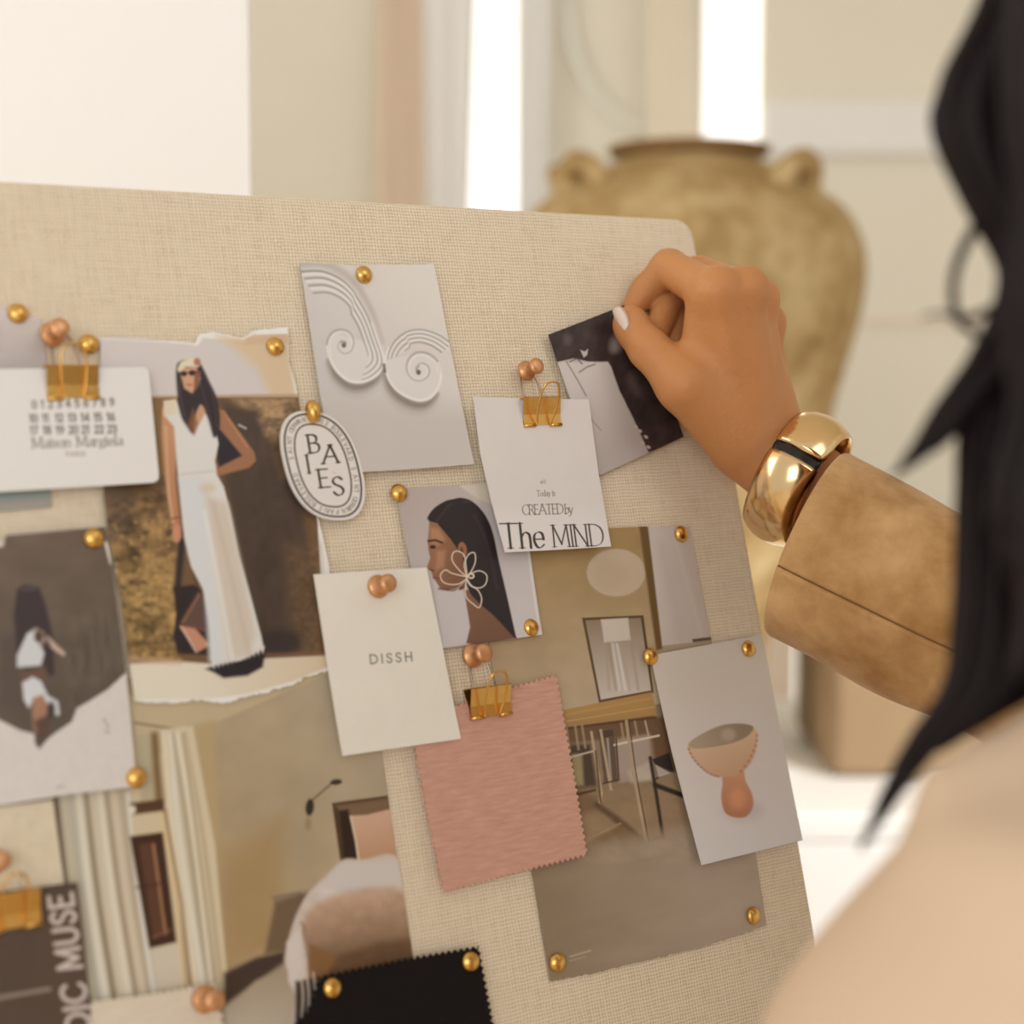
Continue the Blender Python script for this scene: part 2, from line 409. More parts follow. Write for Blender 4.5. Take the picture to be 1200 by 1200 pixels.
def sheet_mesh(name, poly, d, thick, material, paint=None, bend=None, cut=0.012, cen=None, uvpoly=None, holes=None):
    uv = uvpoly or [px2uv(x, y, d) for x, y in poly]
    cu = sum(a for a, b in uv)/len(uv); cv = sum(b for a, b in uv)/len(uv)
    if cen: cu, cv = cen
    bm = bmesh.new(); vs = [bm.verts.new((a-cu, 0, b-cv)) for a, b in uv]
    f = bm.faces.new(vs); f.normal_update()
    if f.normal.y > 0: f.normal_flip()
    if cut:
        for ax, lo, hi in ((0, min(a for a, b in uv)-cu, max(a for a, b in uv)-cu), (2, min(b for a, b in uv)-cv, max(b for a, b in uv)-cv)):
            n = int((hi-lo)/cut)
            for i in range(1, n+1):
                co = [0, 0, 0]; no = [0, 0, 0]; co[ax] = lo+(hi-lo)*i/(n+1); no[ax] = 1
                bmesh.ops.bisect_plane(bm, geom=bm.verts[:]+bm.edges[:]+bm.faces[:], plane_co=co, plane_no=no, dist=1e-6)
    bmesh.ops.triangulate(bm, faces=[q for q in bm.faces if len(q.verts) > 4])
    front = bm.faces[:]
    ret = bmesh.ops.extrude_face_region(bm, geom=front)
    newf = [g for g in ret['geom'] if isinstance(g, bmesh.types.BMFace)]
    newv = {g for g in ret['geom'] if isinstance(g, bmesh.types.BMVert)}
    for v in bm.verts:
        dd = bend(v.co.x, v.co.z) if bend else 0.0
        v.co.y = -dd - (thick if v in newv else 0)
    ul = bm.loops.layers.uv.new('UVMap')
    if paint:
        for fc in bm.faces:
            for lp in fc.loops:
                lp[ul].uv = ((lp.vert.co.x+cu-paint.u0)/(paint.u1-paint.u0), (lp.vert.co.z+cv-paint.v0)/(paint.v1-paint.v0))
    bmesh.ops.recalc_face_normals(bm, faces=bm.faces)
    me = bm_mesh(name, bm, material)
    M = Matrix.Translation(bpoint(cu, cv, d-thick)) @ RB
    return me, M, (cu, cv)
def sheet(name, poly, d, thick, material, label, cat, group=None, **k):
    me, M, c = sheet_mesh(name, poly, d, thick, material, **k)
    o = link(name, me); o.matrix_world = M; tag(o, label, cat, group); o['_c'] = c
    del o['_c']
    return o, c
def jag(pts, amp, seed, step=3.0):
    """torn edge: subdivide a polyline and roughen it"""
    r = random.Random(seed); out = []
    for (x0, y0), (x1, y1) in zip(pts[:-1], pts[1:]):
        L = math.hypot(x1-x0, y1-y0); n = max(1, int(L/step)); nx, ny = -(y1-y0)/L, (x1-x0)/L
        for i in range(n):
            t = i/n; k = r.uniform(-amp, amp) if i else 0
            out.append((x0+(x1-x0)*t+nx*k, y0+(y1-y0)*t+ny*k))
    out.append(pts[-1]); return out
def pinked(pts, d, tooth=0.0030, depth=0.0016):
    """pinking-shear edge of a cloth swatch, in board metres"""
    uv = [Vector(px2uv(x, y, d)) for x, y in pts]; out = []; n = len(uv)
    area = sum(uv[i].x*uv[(i+1) % n].y-uv[(i+1) % n].x*uv[i].y for i in range(n))
    for i in range(n):
        a, b = uv[i], uv[(i+1) % n]; L = (b-a).length; k = max(2, int(L/tooth)); t = (b-a)/L; nn = Vector((-t.y, t.x))*(1 if area > 0 else -1)
        for j in range(k):
            out.append(tuple(a+t*(L*j/k))); out.append(tuple(a+t*(L*(j+.5)/k)+nn*depth))
    return out

M_BRASS = mat('polished_brass', (0, 0, 0), 0.3, 1.0, 0.12, 300, 0.12, 900); 
def setcol(m, lo, hi):
    for n in m.node_tree.nodes:
        if n.type == 'MIX': n.inputs[6].default_value = lo + (1,); n.inputs[7].default_value = hi + (1,)
setcol(M_BRASS, (0.74, 0.43, 0.11), (0.86, 0.54, 0.17))
M_COPPER = mat('satin_copper', (0, 0, 0), 0.38, 0.75, 0.1, 300, 0.1, 900); setcol(M_COPPER, (0.66, 0.33, 0.16), (0.76, 0.42, 0.22))
M_STEEL = mat('pin_steel', (0, 0, 0), 0.3, 1.0); setcol(M_STEEL, (0.5, 0.42, 0.32), (0.6, 0.5, 0.4))

# ------------------------------------------------------------------ the room
LROOM = np.array([0.70, 0.64, 0.545])
def rm(name, col, **k): return mat(name, col, L=LROOM, **k)
M_WALL = rm('warm_plaster', (206, 194, 170), rough=.9, noise=.03, nscale=3, bump=.2, bscale=60)
M_PANEL = rm('door_paint_sand', (206, 184, 158), rough=.7, noise=.03, nscale=2)
M_PEACH = rm('curtain_peach', (224, 196, 170), rough=.9, noise=.04, nscale=4)
M_CREAM = rm('cream_paint', (222, 216, 206), rough=.7)
M_FLOOR = rm('pale_oak_floor', (190, 168, 136), rough=.5, noise=.1, nscale=3)
M_WHITE = rm('white_lacquer', (232, 226, 214), rough=.4)
M_PANE = mat('bright_window_pane', (255, 255, 252), rough=.2, emit=(1.0, .99, .96, 1.25))
YB = 3.0                                  # distance of the back wall
def wpx(x, y, Y=YB):                      # picture position -> x, z on a wall plane at distance Y
    r = cR*((x-600)/F) + cD*((y-600)/F) + cF; t = Y/r.y; return r.x*t, CAMH + r.z*t
def struct(name, V, Fc, m, kind='structure'):
    o = link(name, mesh_from(name, V, Fc, m)); o['kind'] = kind; return o
X0, X1, ZC, YF = -2.6, 2.6, 2.6, -2.4
struct('floor', *box(X0-.1, X1+.1, YF, YB+.1, -.1, 0), M_FLOOR)
struct('ceiling', *box(X0-.1, X1+.1, .2, YB+.1, ZC, ZC+.1), M_WALL)
struct('wall_left', *box(X0-.1, X0, .2, YB+.1, 0, ZC), M_WALL)
struct('wall_right', *box(X1, X1+.1, 1.4, YB+.1, 0, ZC), M_WALL)
# back wall with two tall slit windows; built as solid pieces between the openings
s1a = wpx(538, 200)[0]; s1b = wpx(604, 200)[0]; s2a = wpx(826, 100)[0]; s2b = wpx(890, 100)[0]; s3a = wpx(932, 830)[0]; s3b = wpx(950, 830)[0]
z3 = wpx(940, 700)[1]
V, Fc = merge([box(X0-.1, s1a, YB, YB+.12, 0, ZC), box(s1b, s2a, YB, YB+.12, 0, ZC), box(s2b, X1+.1, YB, YB+.12, z3, ZC), box(s2b, s3a, YB, YB+.12, 0, z3), box(s3b, X1+.1, YB, YB+.12, 0, z3)])
struct('wall_back', V, Fc, M_WALL)
for i, (a, b, z0, z1) in enumerate(((s1a, s1b, 0, ZC), (s2a, s2b, 0, ZC), (s3a, s3b, 0, z3))):
    struct('window_%d' % (i+1), *box(a, b, YB+.02, YB+.04, z0, z1), M_PANE)
# slanting curtain edges that narrow the slits
def prism(pts, y0, y1):
    n = len(pts); V = [Vector((x, y0, z)) for x, z in pts]+[Vector((x, y1, z)) for x, z in pts]
    return V, [tuple(range(n)), tuple(range(2*n-1, n-1, -1))]+[(i, i+n, (i+1) % n+n, (i+1) % n) for i in range(n)]
Yc = YB-.06
def curtain(pl, label, m, folds=7, amp=.012):
    (xa0, z1), (xb0, _), (xb1, z0), (xa1, _) = pl       # top left, top right, bottom right, bottom left
    n = folds*8; V = []; Fc = []
    for r in range(13):
        t = r/12; z = z1+(z0-z1)*t; xa = xa0+(xa1-xa0)*t; xb = xb0+(xb1-xb0)*t
        for k in range(n+1):
            s_ = k/n; V.append(Vector((xa+(xb-xa)*s_, Yc+amp*math.sin(2*math.pi*folds*s_+.3*math.sin(4*t)), z)))
    for r in range(12):
        for k in range(n): i = r*(n+1)+k; Fc.append((i, i+1, i+n+2, i+n+1))
    k0 = len(V); V2 = [v+Vector((0, .004, 0)) for v in V]
    F2 = [tuple(reversed([i+k0 for i in f])) for f in Fc]
    me = mesh_from('curtain', V+V2, Fc+F2, m, True); o = link('curtain', me)
    return tag(o, label, 'curtain', 'curtains beside the bright slits')
def q(x, y): return wpx(x, y, Yc)
def quad(xa0, xb0, xa1, xb1):             # x at picture y=0 and y=240, extended to ceiling and floor
    zt, zb = 2.45, 0.04
    z0 = q(600, 0)[1]; z1 = q(600, 240)[1]
    f = lambda u0, u1, z: q(u0, 0)[0] + (q(u1, 240)[0]-q(u0, 0)[0])*(z0-z)/(z0-z1)
    return [(f(xa0, xa1, zt), zt), (f(xb0, xb1, zt), zt), (f(xb0, xb1, .9), zb), (f(xa0, xa1, .9), zb)]
curtain(quad(436, 500, 428, 506), 'sand-coloured curtain in shade behind the pinboard, left of centre', M_PANEL, 3, .012)
curtain(quad(500, 552, 506, 541), 'cream curtain fold right beside the left bright slit', M_CREAM, 2, .008)
curtain(quad(604, 640, 590, 628), 'narrow cream curtain right of the left bright slit', M_CREAM, 2, .008)
curtain(quad(762, 828, 768, 852), 'peach curtain left of the right bright slit', M_PEACH, 3, .008)
# picture-rail ledge on the right, panel moulding on the back wall, cable arc
xa, zt = wpx(893, 122); _, zb = wpx(893, 182)
struct('trim_1', *box(xa, X1, YB-.035, YB, zb, zt), M_CREAM)
struct('trim_3', *box(s2b+.002, s3a-.002, YB-.006, YB, .12, wpx(893, 520)[1]), M_PANEL)
xa, zt = wpx(893, 374); _, zb = wpx(893, 380)
struct('trim_2', *box(xa, X1, YB-.008, YB, zb, zt), M_PANEL)
M_CORD = rm('pale_cord', (214, 203, 182), rough=.6)
pts = [q(664, -40), q(668, 20), q(680, 70), q(704, 112), q(735, 138), q(770, 150)]
V, Fc = tube(smooth_path([(a, YB-.022, b) for a, b in pts], 6), .009, 10)
o = link('tie_back_cord', mesh_from('tie_back_cord', V, Fc, M_CORD, True)); tag(o, 'pale cord sagging in an arc on the wall above the urn', 'cord')
struct('baseboard_back', *box(X0, s3a, YB-.015, YB, 0, .1), M_CREAM)

# white canvas standing behind the pin board, at the left
M_CANVAS = rm('primed_canvas', (228, 234, 241), rough=.85, bump=.5, bscale=500)
cvx = at(294, 200, 1.16)
cv = empty('blank_canvas', Matrix.Translation((cvx.x-.30, cvx.y, .02)) @ Matrix.Rotation(-.0, 4, 'Z'), 'blank white stretched canvas standing on the floor behind the pinboard on the left', 'canvas')
bm = rbox(-.30, .30, 0, .004, 0, 1.80, .001, 2); link('canvas_face', bm_mesh('canvas_face', bm, M_CANVAS), cv)
M_PINE2 = rm('stretcher_pine', (190, 150, 100), rough=.6)
for bx in ((-.27, .24, .004, .022, 0, .04), (-.27, .24, .004, .022, 1.75, 1.79), (-.27, -.23, .004, .022, .04, 1.75), (.20, .24, .004, .022, .04, 1.75)):
    V, Fc = box(*bx); link('stretcher_bar', mesh_from('stretcher_bar', V, Fc, M_PINE2), cv)

for fx in (-.25, .22):
    link('foot', bm_mesh('foot', rbox(fx-.02, fx+.02, -.02, .26, -.02, .0, .003, 2), M_PINE2), cv)
    V, Fc = box(fx-.015, fx+.015, .022, .04, .0, .5); link('brace', mesh_from('brace', V, Fc, M_PINE2), cv)

# desk that carries the board
pb = bpoint(-BW0/2, -BH0, 0); TZ = pb.z-.0118
M_OAK = rm('oak_desk', (186, 152, 112), rough=.45, noise=.15, nscale=12)
desk = empty('desk', Matrix.Translation((pb.x, pb.y, 0)) @ Matrix.Rotation(YAW, 4, 'Z'), 'light wood desk under the pinboard', 'desk')
link('desk_top', bm_mesh('desk_top', rbox(-.62, .505, -.10, .43, TZ-.035, TZ-.001, .004, 2), M_OAK), desk)
for lx, ly in ((-.58, -.06), (.465, .24), (-.58, .39), (.465, .39)):
    link('leg', bm_mesh('leg', rbox(lx-.025, lx+.025, ly-.025, ly+.025, 0, TZ-.035, .004, 2), M_OAK), desk)

# white console behind, with urn and tan storage box
YC = 2.05; cz = wpx(940, 882, YC-.02)[1]
con = empty('console_table', Matrix.Translation((.35, YC, 0)), 'bright white console cabinet behind the pinboard carrying the urn', 'console table')
link('cabinet_top', bm_mesh('cabinet_top', rbox(-.55, .75, -.30, .30, cz-.03, cz, .004, 2), M_WHITE), con)
link('cabinet_body', bm_mesh('cabinet_body', rbox(-.548, .748, -.298, .298, .08, cz-.0305, .003, 2), M_WHITE), con)
link('plinth', bm_mesh('plinth', rbox(-.49, .69, -.25, .26, 0, .08, .003, 2), M_WHITE), con)

# clay urn: lathe with uneven walls, flared rim and small lug handles on the shoulder
M_CLAY = rm('clay_plain', (178, 146, 100), rough=.9)
N = NT('weathered_clay'); M_CLAY = N.m; N.b.inputs['Roughness'].default_value = .92; N.b.inputs['Specular IOR Level'].default_value = .15
tc = N.n('ShaderNodeTexCoord'); n1 = N.n('ShaderNodeTexNoise', i_Scale=9.0, i_Detail=6.0, i_Roughness=.65); n2 = N.n('ShaderNodeTexNoise', i_Scale=38.0, i_Detail=5.0)
N.l(tc.outputs['Object'], n1.inputs['Vector']); N.l(tc.outputs['Object'], n2.inputs['Vector'])
cr = N.n('ShaderNodeValToRGB'); e = cr.color_ramp.elements; e[0].position = .28; e[0].color = alb4((112, 86, 48), LROOM); e[1].position = .68; e[1].color = alb4((184, 158, 112), LROOM)
el = e.new(.48); el.color = alb4((156, 126, 80), LROOM)
ad = N.n('ShaderNodeMath', operation='MULTIPLY_ADD'); ad.inputs[1].default_value = .35; N.l(n2.outputs['Fac'], ad.inputs[0])
sb = N.n('ShaderNodeMath', operation='SUBTRACT'); N.l(n1.outputs['Fac'], sb.inputs[0]); sb.inputs[1].default_value = .16; N.l(sb.outputs[0], ad.inputs[2])
N.l(ad.outputs[0], cr.inputs[0]); N.l(cr.outputs[0], N.b.inputs['Base Color'])
bp = N.n('ShaderNodeBump', i_Strength=.6, i_Distance=.004); N.l(n2.outputs['Fac'], bp.inputs['Height']); N.l(bp.outputs['Normal'], N.b.inputs['Normal'])
M_CLAYD = rm('dark_clay_rim', (124, 92, 52), rough=.95, noise=.2, nscale=30)
ux = wpx(806, 300, YC)[0]
zr = lambda y: wpx(806, y, YC)[1]-cz
kx = lambda px: px/F*YC
urn = empty('clay_urn', Matrix.Translation((ux, YC, cz)), 'large weathered clay urn with lug handles on the console behind the hand', 'urn')
prof = [(kx(74), 0), (kx(80), .004), (kx(92), zr(800)), (kx(112), zr(700)), (kx(138), zr(600)), (kx(166), zr(500)), (kx(192), zr(400)), (kx(206), zr(330)), (kx(203), zr(290)), (kx(186), zr(255)), (kx(160), zr(232)), (kx(128), zr(212)), (kx(100), zr(199)), (kx(84), zr(192)), (kx(80), zr(186))]
inner = [(kx(66), zr(186)), (kx(70), zr(200)), (kx(120), zr(235)), (kx(180), zr(300)), (kx(172), zr(400)), (kx(80), zr(760)), (kx(10), .02)]
pp = [(max(.001, a), max(0, b)) for a, b in smooth_path(prof, 3)] + inner
V, Fc = lathe(pp, 64, 'z'); rr = random.Random(2)
ph = [rr.uniform(0, 6.28) for _ in range(4)]
V = [Vector((v.x*(1+.012*math.sin(3*math.atan2(v.y, v.x)+ph[0])+.006*math.sin(v.z*40+ph[1])), v.y*(1+.01*math.sin(2*math.atan2(v.y, v.x)+ph[2])), v.z)) for v in V]
V = [v+Vector((0, 0, .0015)) for v in V]
link('urn_body', mesh_from('urn_body', V, Fc, M_CLAY, True), urn)
rp = [(kx(66), zr(186)), (kx(80), zr(187)), (kx(90), zr(183)), (kx(95), zr(177)), (kx(92), zr(172)), (kx(78), zr(170)), (kx(68), zr(174)), (kx(66), zr(186))]
V, Fc = lathe(rp[:-1], 48, 'z', close_top=False); V, Fc = V, [f for f in Fc if len(f) == 4]; n0 = 48*6
Fc += [(n0+k, n0+(k+1) % 48, (k+1) % 48, k) for k in range(48)]
link('rim', mesh_from('rim', V, Fc, M_CLAYD, True), urn)
for ang, sc in ((math.radians(212), 1.0), (math.radians(178), .85), (math.radians(-42), 1.0), (math.radians(90), 1.0)):
    r0 = kx(152)
    pts = []
    for k in range(13):
        t = math.pi*k/12; pts.append((0, math.cos(t)*.030*sc, math.sin(t)*.034*sc))
    V, Fc = tube(pts, [.016*sc-.003*math.sin(math.pi*k/12)*sc for k in range(13)], 12)
    R = Matrix.Rotation(ang, 4, 'Z') @ Matrix.Translation((r0-.012, 0, zr(228))) @ Matrix.Rotation(.5, 4, 'Y')
    link('lug_handle', mesh_from('lug_handle', V, Fc, M_CLAY, True), urn, R)
bz = rbox(0, .24, -.13, .13, 0, .2, .02, 4)
M_TAN = rm('tan_felt', (136, 110, 78), rough=.95, noise=.12, nscale=12, bump=.3, bscale=200)
bxx = wpx(978, 870, YC-.16)[0]
sbx = empty('storage_box', Matrix.Translation((bxx, YC-.02, cz)), 'tan fabric storage box on the white console below the sleeve', 'box')
link('box_body', bm_mesh('box_body', rbox(0, .26, -.13, .13, 0, .15, .016, 4), M_TAN, True), sbx)
link('lid', bm_mesh('lid', rbox(-.004, .264, -.134, .134, .15, .19, .008, 3), M_TAN, True), sbx)

# ------------------------------------------------------------------ materials used on the board
M_LINEN = weave_mat('linen_weave', (212, 190, 158), (172, 148, 114), bumps=0.55, slub=0.35)
M_BLACKMARK = mat('black_ink', (38, 32, 28), 0.6)

# ------------------------------------------------------------------ the linen-covered pin board
BW, BH, BT = 0.98, 0.60, 0.028
board = empty('pin_board', Matrix.Translation(bpoint(-BW/2, -BH, 0)) @ RB,
      'large pinboard covered in oatmeal linen, leaning back on the desk', 'pinboard')
def rounded_slab(w_, h_, t, r, rf, seg=6):
    bm = bmesh.new(); pts = []
    for cx, cz, a0 in ((w_/2-r, h_-r, 0), (-w_/2+r, h_-r, 90), (-w_/2+r, r, 180), (w_/2-r, r, 270)):
        for i in range(seg+1):
            a = math.radians(a0+90*i/seg); pts.append((cx+r*math.cos(a), cz+r*math.sin(a)))
    rings = []
    prof = [(rf*(1-math.cos(math.radians(q))), rf*(1-math.sin(math.radians(q)))) for q in range(90, -1, -15)]
    prof = [(rf-rf*math.cos(math.radians(q)), rf-rf*math.sin(math.radians(q))) for q in (90, 70, 50, 30, 15, 0)]
    n = len(pts); cx, cz = 0, h_/2
    def ring(inset, y):
        out = []
        for x, z in pts:
            sx = (abs(x)-inset)*(1 if x > 0 else -1); dz = z-cz; sz = (abs(dz)-inset)*(1 if dz > 0 else -1)
            out.append(bm.verts.new((sx, y, cz+sz)))
        return out
    for ins, y in prof: rings.append(ring(ins, y))
    for ins, y in reversed(prof): rings.append(ring(ins, t-y))
    for a, b in zip(rings[:-1], rings[1:]):
        for i in range(n): bm.faces.new((a[i], a[(i+1) % n], b[(i+1) % n], b[i]))
    bm.faces.new(rings[0]); bm.faces.new(list(reversed(rings[-1])))
    bmesh.ops.recalc_face_normals(bm, faces=bm.faces)
    for f in bm.faces: f.smooth = len(f.verts) == 4
    return bm
link('linen_cover', bm_mesh('linen_cover', rounded_slab(BW, BH, BT, 0.010, 0.004), M_LINEN), board)
# wooden stretcher bars seen only from behind
M_PINE = mat('raw_pine', (190, 150, 100), 0.6, noise=0.15, nscale=20)
for nm, bx in (('stretcher_bar', (-BW/2+.01, BW/2-.01, BT, BT+.012, .01, .05)), ('stretcher_bar', (-BW/2+.01, BW/2-.01, BT, BT+.012, BH-.05, BH-.01)),
               ('stretcher_bar', (-BW/2+.01, -BW/2+.05, BT, BT+.012, .05, BH-.05)), ('stretcher_bar', (BW/2-.05, BW/2-.01, BT, BT+.012, .05, BH-.05))):
    V, Fc = box(*bx); link(nm, mesh_from(nm, V, Fc, M_PINE), board)

# ------------------------------------------------------------------ pinned prints
def curl(a, b, c=0.0, x0=0.0, z0=0.0):
    """paper lifting: a grows with (x-x0)^2, b with (z0-z)^2"""
    return lambda x, z: a*(x-x0)**2 + b*max(0, z0-z)**2 + c*(x-x0)*(z-z0)
PIN_D = {}
# dining room page
poly = [(560, 630), (620, 624), (752, 617), (808, 617), (834, 752), (862, 880), (886, 1003), (898, 1083)] + jag([(898, 1084), (860, 1098), (820, 1111), (760, 1125), (700, 1140), (645, 1150)], 0.9, 3)[1:] + [(625, 1030), (600, 900), (575, 770)]
p = Paint(poly, 0.0012, base=(150, 121, 77)); A = p
p.poly([(540, 600), (800, 600), (800, 840), (540, 860)], (150, 119, 72), col2=(168, 145, 113), p0=(640, 640), p1=(680, 820))
p.noise([(540, 600), (800, 600), (800, 840), (540, 860)], 0.12, 30, 22, 5)
p.ell(722, 671, 34.5, 28, (180, 157, 127), soft=1.5); p.ell(714, 674, 20, 18, (170, 146, 114), soft=9, a=.6)
p.poly([(748, 610), (762, 610), (779, 760), (769, 762)], (100, 74, 40), soft=2.2)
p.poly([(758, 605), (830, 605), (840, 752), (776, 757)], (186, 171, 155), soft=1.5, col2=(180, 160, 141), p0=(770, 0), p1=(830, 0))
p.line([(775, 640), (800, 750)], 10, (172, 155, 140), 7, .5); p.line([(790, 625), (822, 745)], 4, (195, 180, 160), 3, .4)
p.poly([(811, 749), (836, 746), (837, 754), (813, 755)], (84, 70, 58), soft=.9)
p.poly([(776, 757), (850, 748), (850, 800), (780, 800)], (160, 138, 110))
p.poly([(682, 724), (754, 721), (766, 812), (702, 824)], (84, 62, 38), soft=1)
p.poly([(686, 727), (751, 724), (763, 809), (704, 820)], (132, 110, 84), soft=1, col2=(182, 166, 148), p0=(715, 722), p1=(728, 815))
p.poly([(704, 726), (736, 724), (739, 750), (708, 753)], (186, 170, 150), soft=1.5)
for a_, b_, cc in ((710, 714, (150, 132, 110)), (718, 726, (205, 196, 184)), (728, 738, (160, 140, 116)), (723, 733, (212, 203, 192)), (740, 748, (146, 126, 104)), (713, 722, (140, 118, 92))):
    p.line([(a_, 755), (b_, 808)], 2.5, cc, 1.8, .65)
p.poly([(664, 846), (900, 800), (920, 1010), (640, 1010)], (128, 106, 82))
p.poly([(760, 842), (900, 820), (900, 900), (770, 905)], (96, 70, 48), soft=3)
p.poly([(662, 850), (764, 834), (772, 858), (664, 872)], (98, 74, 52), soft=3)
p.poly([(655, 833), (764, 811), (770, 838), (660, 853)], (158, 121, 68), soft=1.2, col2=(146, 113, 72), p0=(0, 830), p1=(0, 850))
p.line([(660, 846), (768, 828)], 1.3, (184, 146, 92), .8, .7); p.line([(662, 838), (764, 818)], 2, (176, 138, 84), 1.2, .5)
p.line([(660, 854), (768, 841)], 2.2, (78, 54, 32), 1.2)
p.poly([(662, 873), (692, 872), (700, 925), (668, 932)], (70, 56, 42), soft=3)          # dark chairs behind
p.poly([(670, 884), (682, 884), (684, 920), (672, 922)], (140, 122, 84), soft=3)
p.poly([(702, 864), (720, 862), (724, 915), (708, 918)], (88, 70, 56), soft=1.4); p.line([(712, 866), (716, 915)], 2.6, (150, 134, 118), 1.2)
p.poly([(722, 868), (760, 862), (766, 912), (726, 918)], (152, 132, 114), soft=3); p.poly([(736, 905), (762, 892), (765, 915), (740, 918)], (168, 152, 130), soft=4)
for q in ((664, 668, 853, 880), (674, 678, 851, 878), (682, 686, 850, 876), (728, 731, 848, 868), (744, 747, 846, 862)):
    p.line([(q[0], q[2]), (q[1], q[3])], 2.4, (158, 130, 100), 1.2, .8)
p.poly([(700, 858), (718, 855), (719, 862), (703, 866)], (72, 56, 44), soft=1)
p.line([(666, 888), (696, 880)], 2, (176, 160, 132), .9); p.line([(720, 873), (772, 862)], 2.4, (196, 178, 150), .9)
p.poly([(660, 925), (900, 905), (930, 1160), (610, 1170)], (128, 103, 72), soft=5, col2=(140, 114, 84), p0=(680, 930), p1=(720, 1000))
p.poly([(640, 905), (698, 935), (705, 950), (640, 960)], (112, 86, 60), soft=6)
p.line([(700, 943), (730, 966), (756, 988)], [7, 9, 6], (82, 58, 40), 2.5, .85)
p.line([(688, 984), (727, 965)], 2.2, (150, 122, 84), 1)
p.poly([(728, 966), (760, 990), (748, 1000), (690, 1010), (686, 990)], (112, 86, 54), soft=4)
for a_ in (((693, 858), (705, 930), (703, 940)), ((704, 856), (716, 925))): p.line(list(a_), 3, (166, 142, 108), 1)
p.line([(698, 880), (704, 940)], 2, (80, 60, 40), .9)
p.line([(734, 845), (742, 905), (758, 990)], 3.4, (160, 136, 104), 1); p.line([(737, 845), (745, 905), (761, 990)], 1.4, (82, 58, 38), .8)
p.line([(707, 918), (725, 914), (722, 866)], 1.8, (70, 50, 36), .8); p.line([(756, 845), (760, 862)], 2, (170, 146, 118), .8)
p.line([(672, 932), (697, 926)], 3, (68, 50, 34), 1.2)
p.line([(762, 888), (769, 930), (777, 982)], 4.2, (46, 36, 30), 1.2)
p.poly([(764, 890), (784, 882), (790, 905), (768, 896)], (40, 33, 30), soft=1.5)
p.line([(768, 913), (786, 903)], 2.2, (60, 46, 38), .8); p.poly([(768, 896), (786, 906), (772, 911)], (160, 146, 130), soft=1)
p.line([(768, 920), (800, 932)], 6, (44, 34, 28), 1.4); p.line([(754, 988), (778, 980)], 1.8, (110, 84, 58), 1)
p.poly([(600, 1005), (900, 955), (930, 1180), (600, 1190)], (130, 109, 82), soft=14, col2=(161, 139, 115), p0=(640, 1080), p1=(850, 1040))
p.noise([(600, 960), (930, 930), (930, 1180), (600, 1190)], 0.10, 55, 20, 8, rot=-.2, soft=10)
p.noise([(640, 900), (900, 900), (900, 1010), (660, 1010)], 0.12, 12, 9, 11)
p.line([(668, 1121), (692, 1114)], 1.6, (178, 160, 132), .8, .8); p.line([(668, 1126), (686, 1121)], 1.0, (178, 160, 132), .8, .6)
sheet('magazine_page', poly, 0.0012, 0.0004, p.material('dining_page', .4), 'magazine page showing a dining room with a wooden table', 'print', paint=p, bend=lambda x, z: 0.0)

# bedroom page
poly = [(60, 900), (60, 800), (250, 790), (383, 770), (430, 770), (447, 880), (462, 985), (470, 1030), (484, 1122), (502, 1270), (90, 1270)]
p = Paint(poly, 0.0012, res=3600, base=(160, 137, 104))
p.poly([(60, 780), (460, 760), (480, 1270), (60, 1270)], (158, 134, 98), col2=(166, 144, 112), p0=(250, 850), p1=(440, 900))
p.poly([(240, 850), (383, 775), (440, 760), (470, 990), (250, 1150)], (157, 133, 98), soft=2, col2=(164, 144, 114), p0=(260, 1000), p1=(430, 900))
p.noise([(240, 840), (460, 760), (470, 1000), (250, 1150)], .14, 45, 40, 4)
p.poly([(150, 815), (383, 775), (383, 790), (250, 848), (240, 1160), (155, 1160)], (176, 154, 118), soft=2)
p.poly([(225, 850), (252, 845), (262, 1130), (250, 1140)], (166, 140, 100), soft=6)
p.poly([(262, 1000), (330, 960), (330, 1120), (255, 1140)], (150, 116, 66), soft=25, a=.6)
p.line([(158, 847), (195, 853), (218, 855), (221, 851)], 1.8, (84, 68, 48), .9)
# left curtains: folds run down in perspective
p.poly([(60, 930), (160, 925), (190, 1180), (90, 1190)], (176, 160, 132))
for i, (x0, x1, wd, c) in enumerate(((64, 96, 12, (76, 52, 32)), (82, 120, 8, (164, 152, 130)), (92, 128, 9, (206, 192, 166)), (101, 138, 7, (116, 94, 64)), (108, 146, 8, (190, 172, 142)), (117, 156, 9, (206, 190, 162)), (125, 164, 5, (132, 106, 74)), (133, 172, 8, (192, 172, 142)), (142, 181, 5, (158, 136, 104)), (150, 184, 3, (222, 210, 192)))):
    p.line([(x0, 930), ((x0+x1)/2-4, 1050), (x1, 1190)], [wd*.7, wd, wd*1.3], c, 3.2, .9, sm=True)
p.poly([(152, 900), (195, 880), (215, 1160), (186, 1160)], (190, 166, 128), soft=2)
p.poly([(158, 862), (175, 860), (195, 935), (165, 940)], (168, 150, 118), soft=4)
p.line([(181, 862), (187, 942)], 9, (112, 84, 46), 3.5)
p.poly([(152, 941), (192, 936), (193, 950), (155, 955)], (78, 52, 30), soft=2); p.ell(155, 949, 4, 5, (206, 190, 160), soft=2)
p.poly([(155, 957), (193, 952), (196, 976), (156, 980)], (190, 168, 132), soft=2)
p.poly([(152, 980), (191, 975), (207, 1104), (175, 1112)], (58, 34, 20), soft=1.8)
p.poly([(163, 990), (180, 987), (192, 1095), (180, 1100)], (84, 52, 34), soft=3); p.line([(180, 990), (194, 1094)], 2.6, (158, 110, 76), 1.4); p.line([(160, 1040), (186, 1036)], 2, (50, 28, 16), 1.5)
p.line([(180, 1098), (200, 1090)], 2, (120, 80, 54), 1.5)
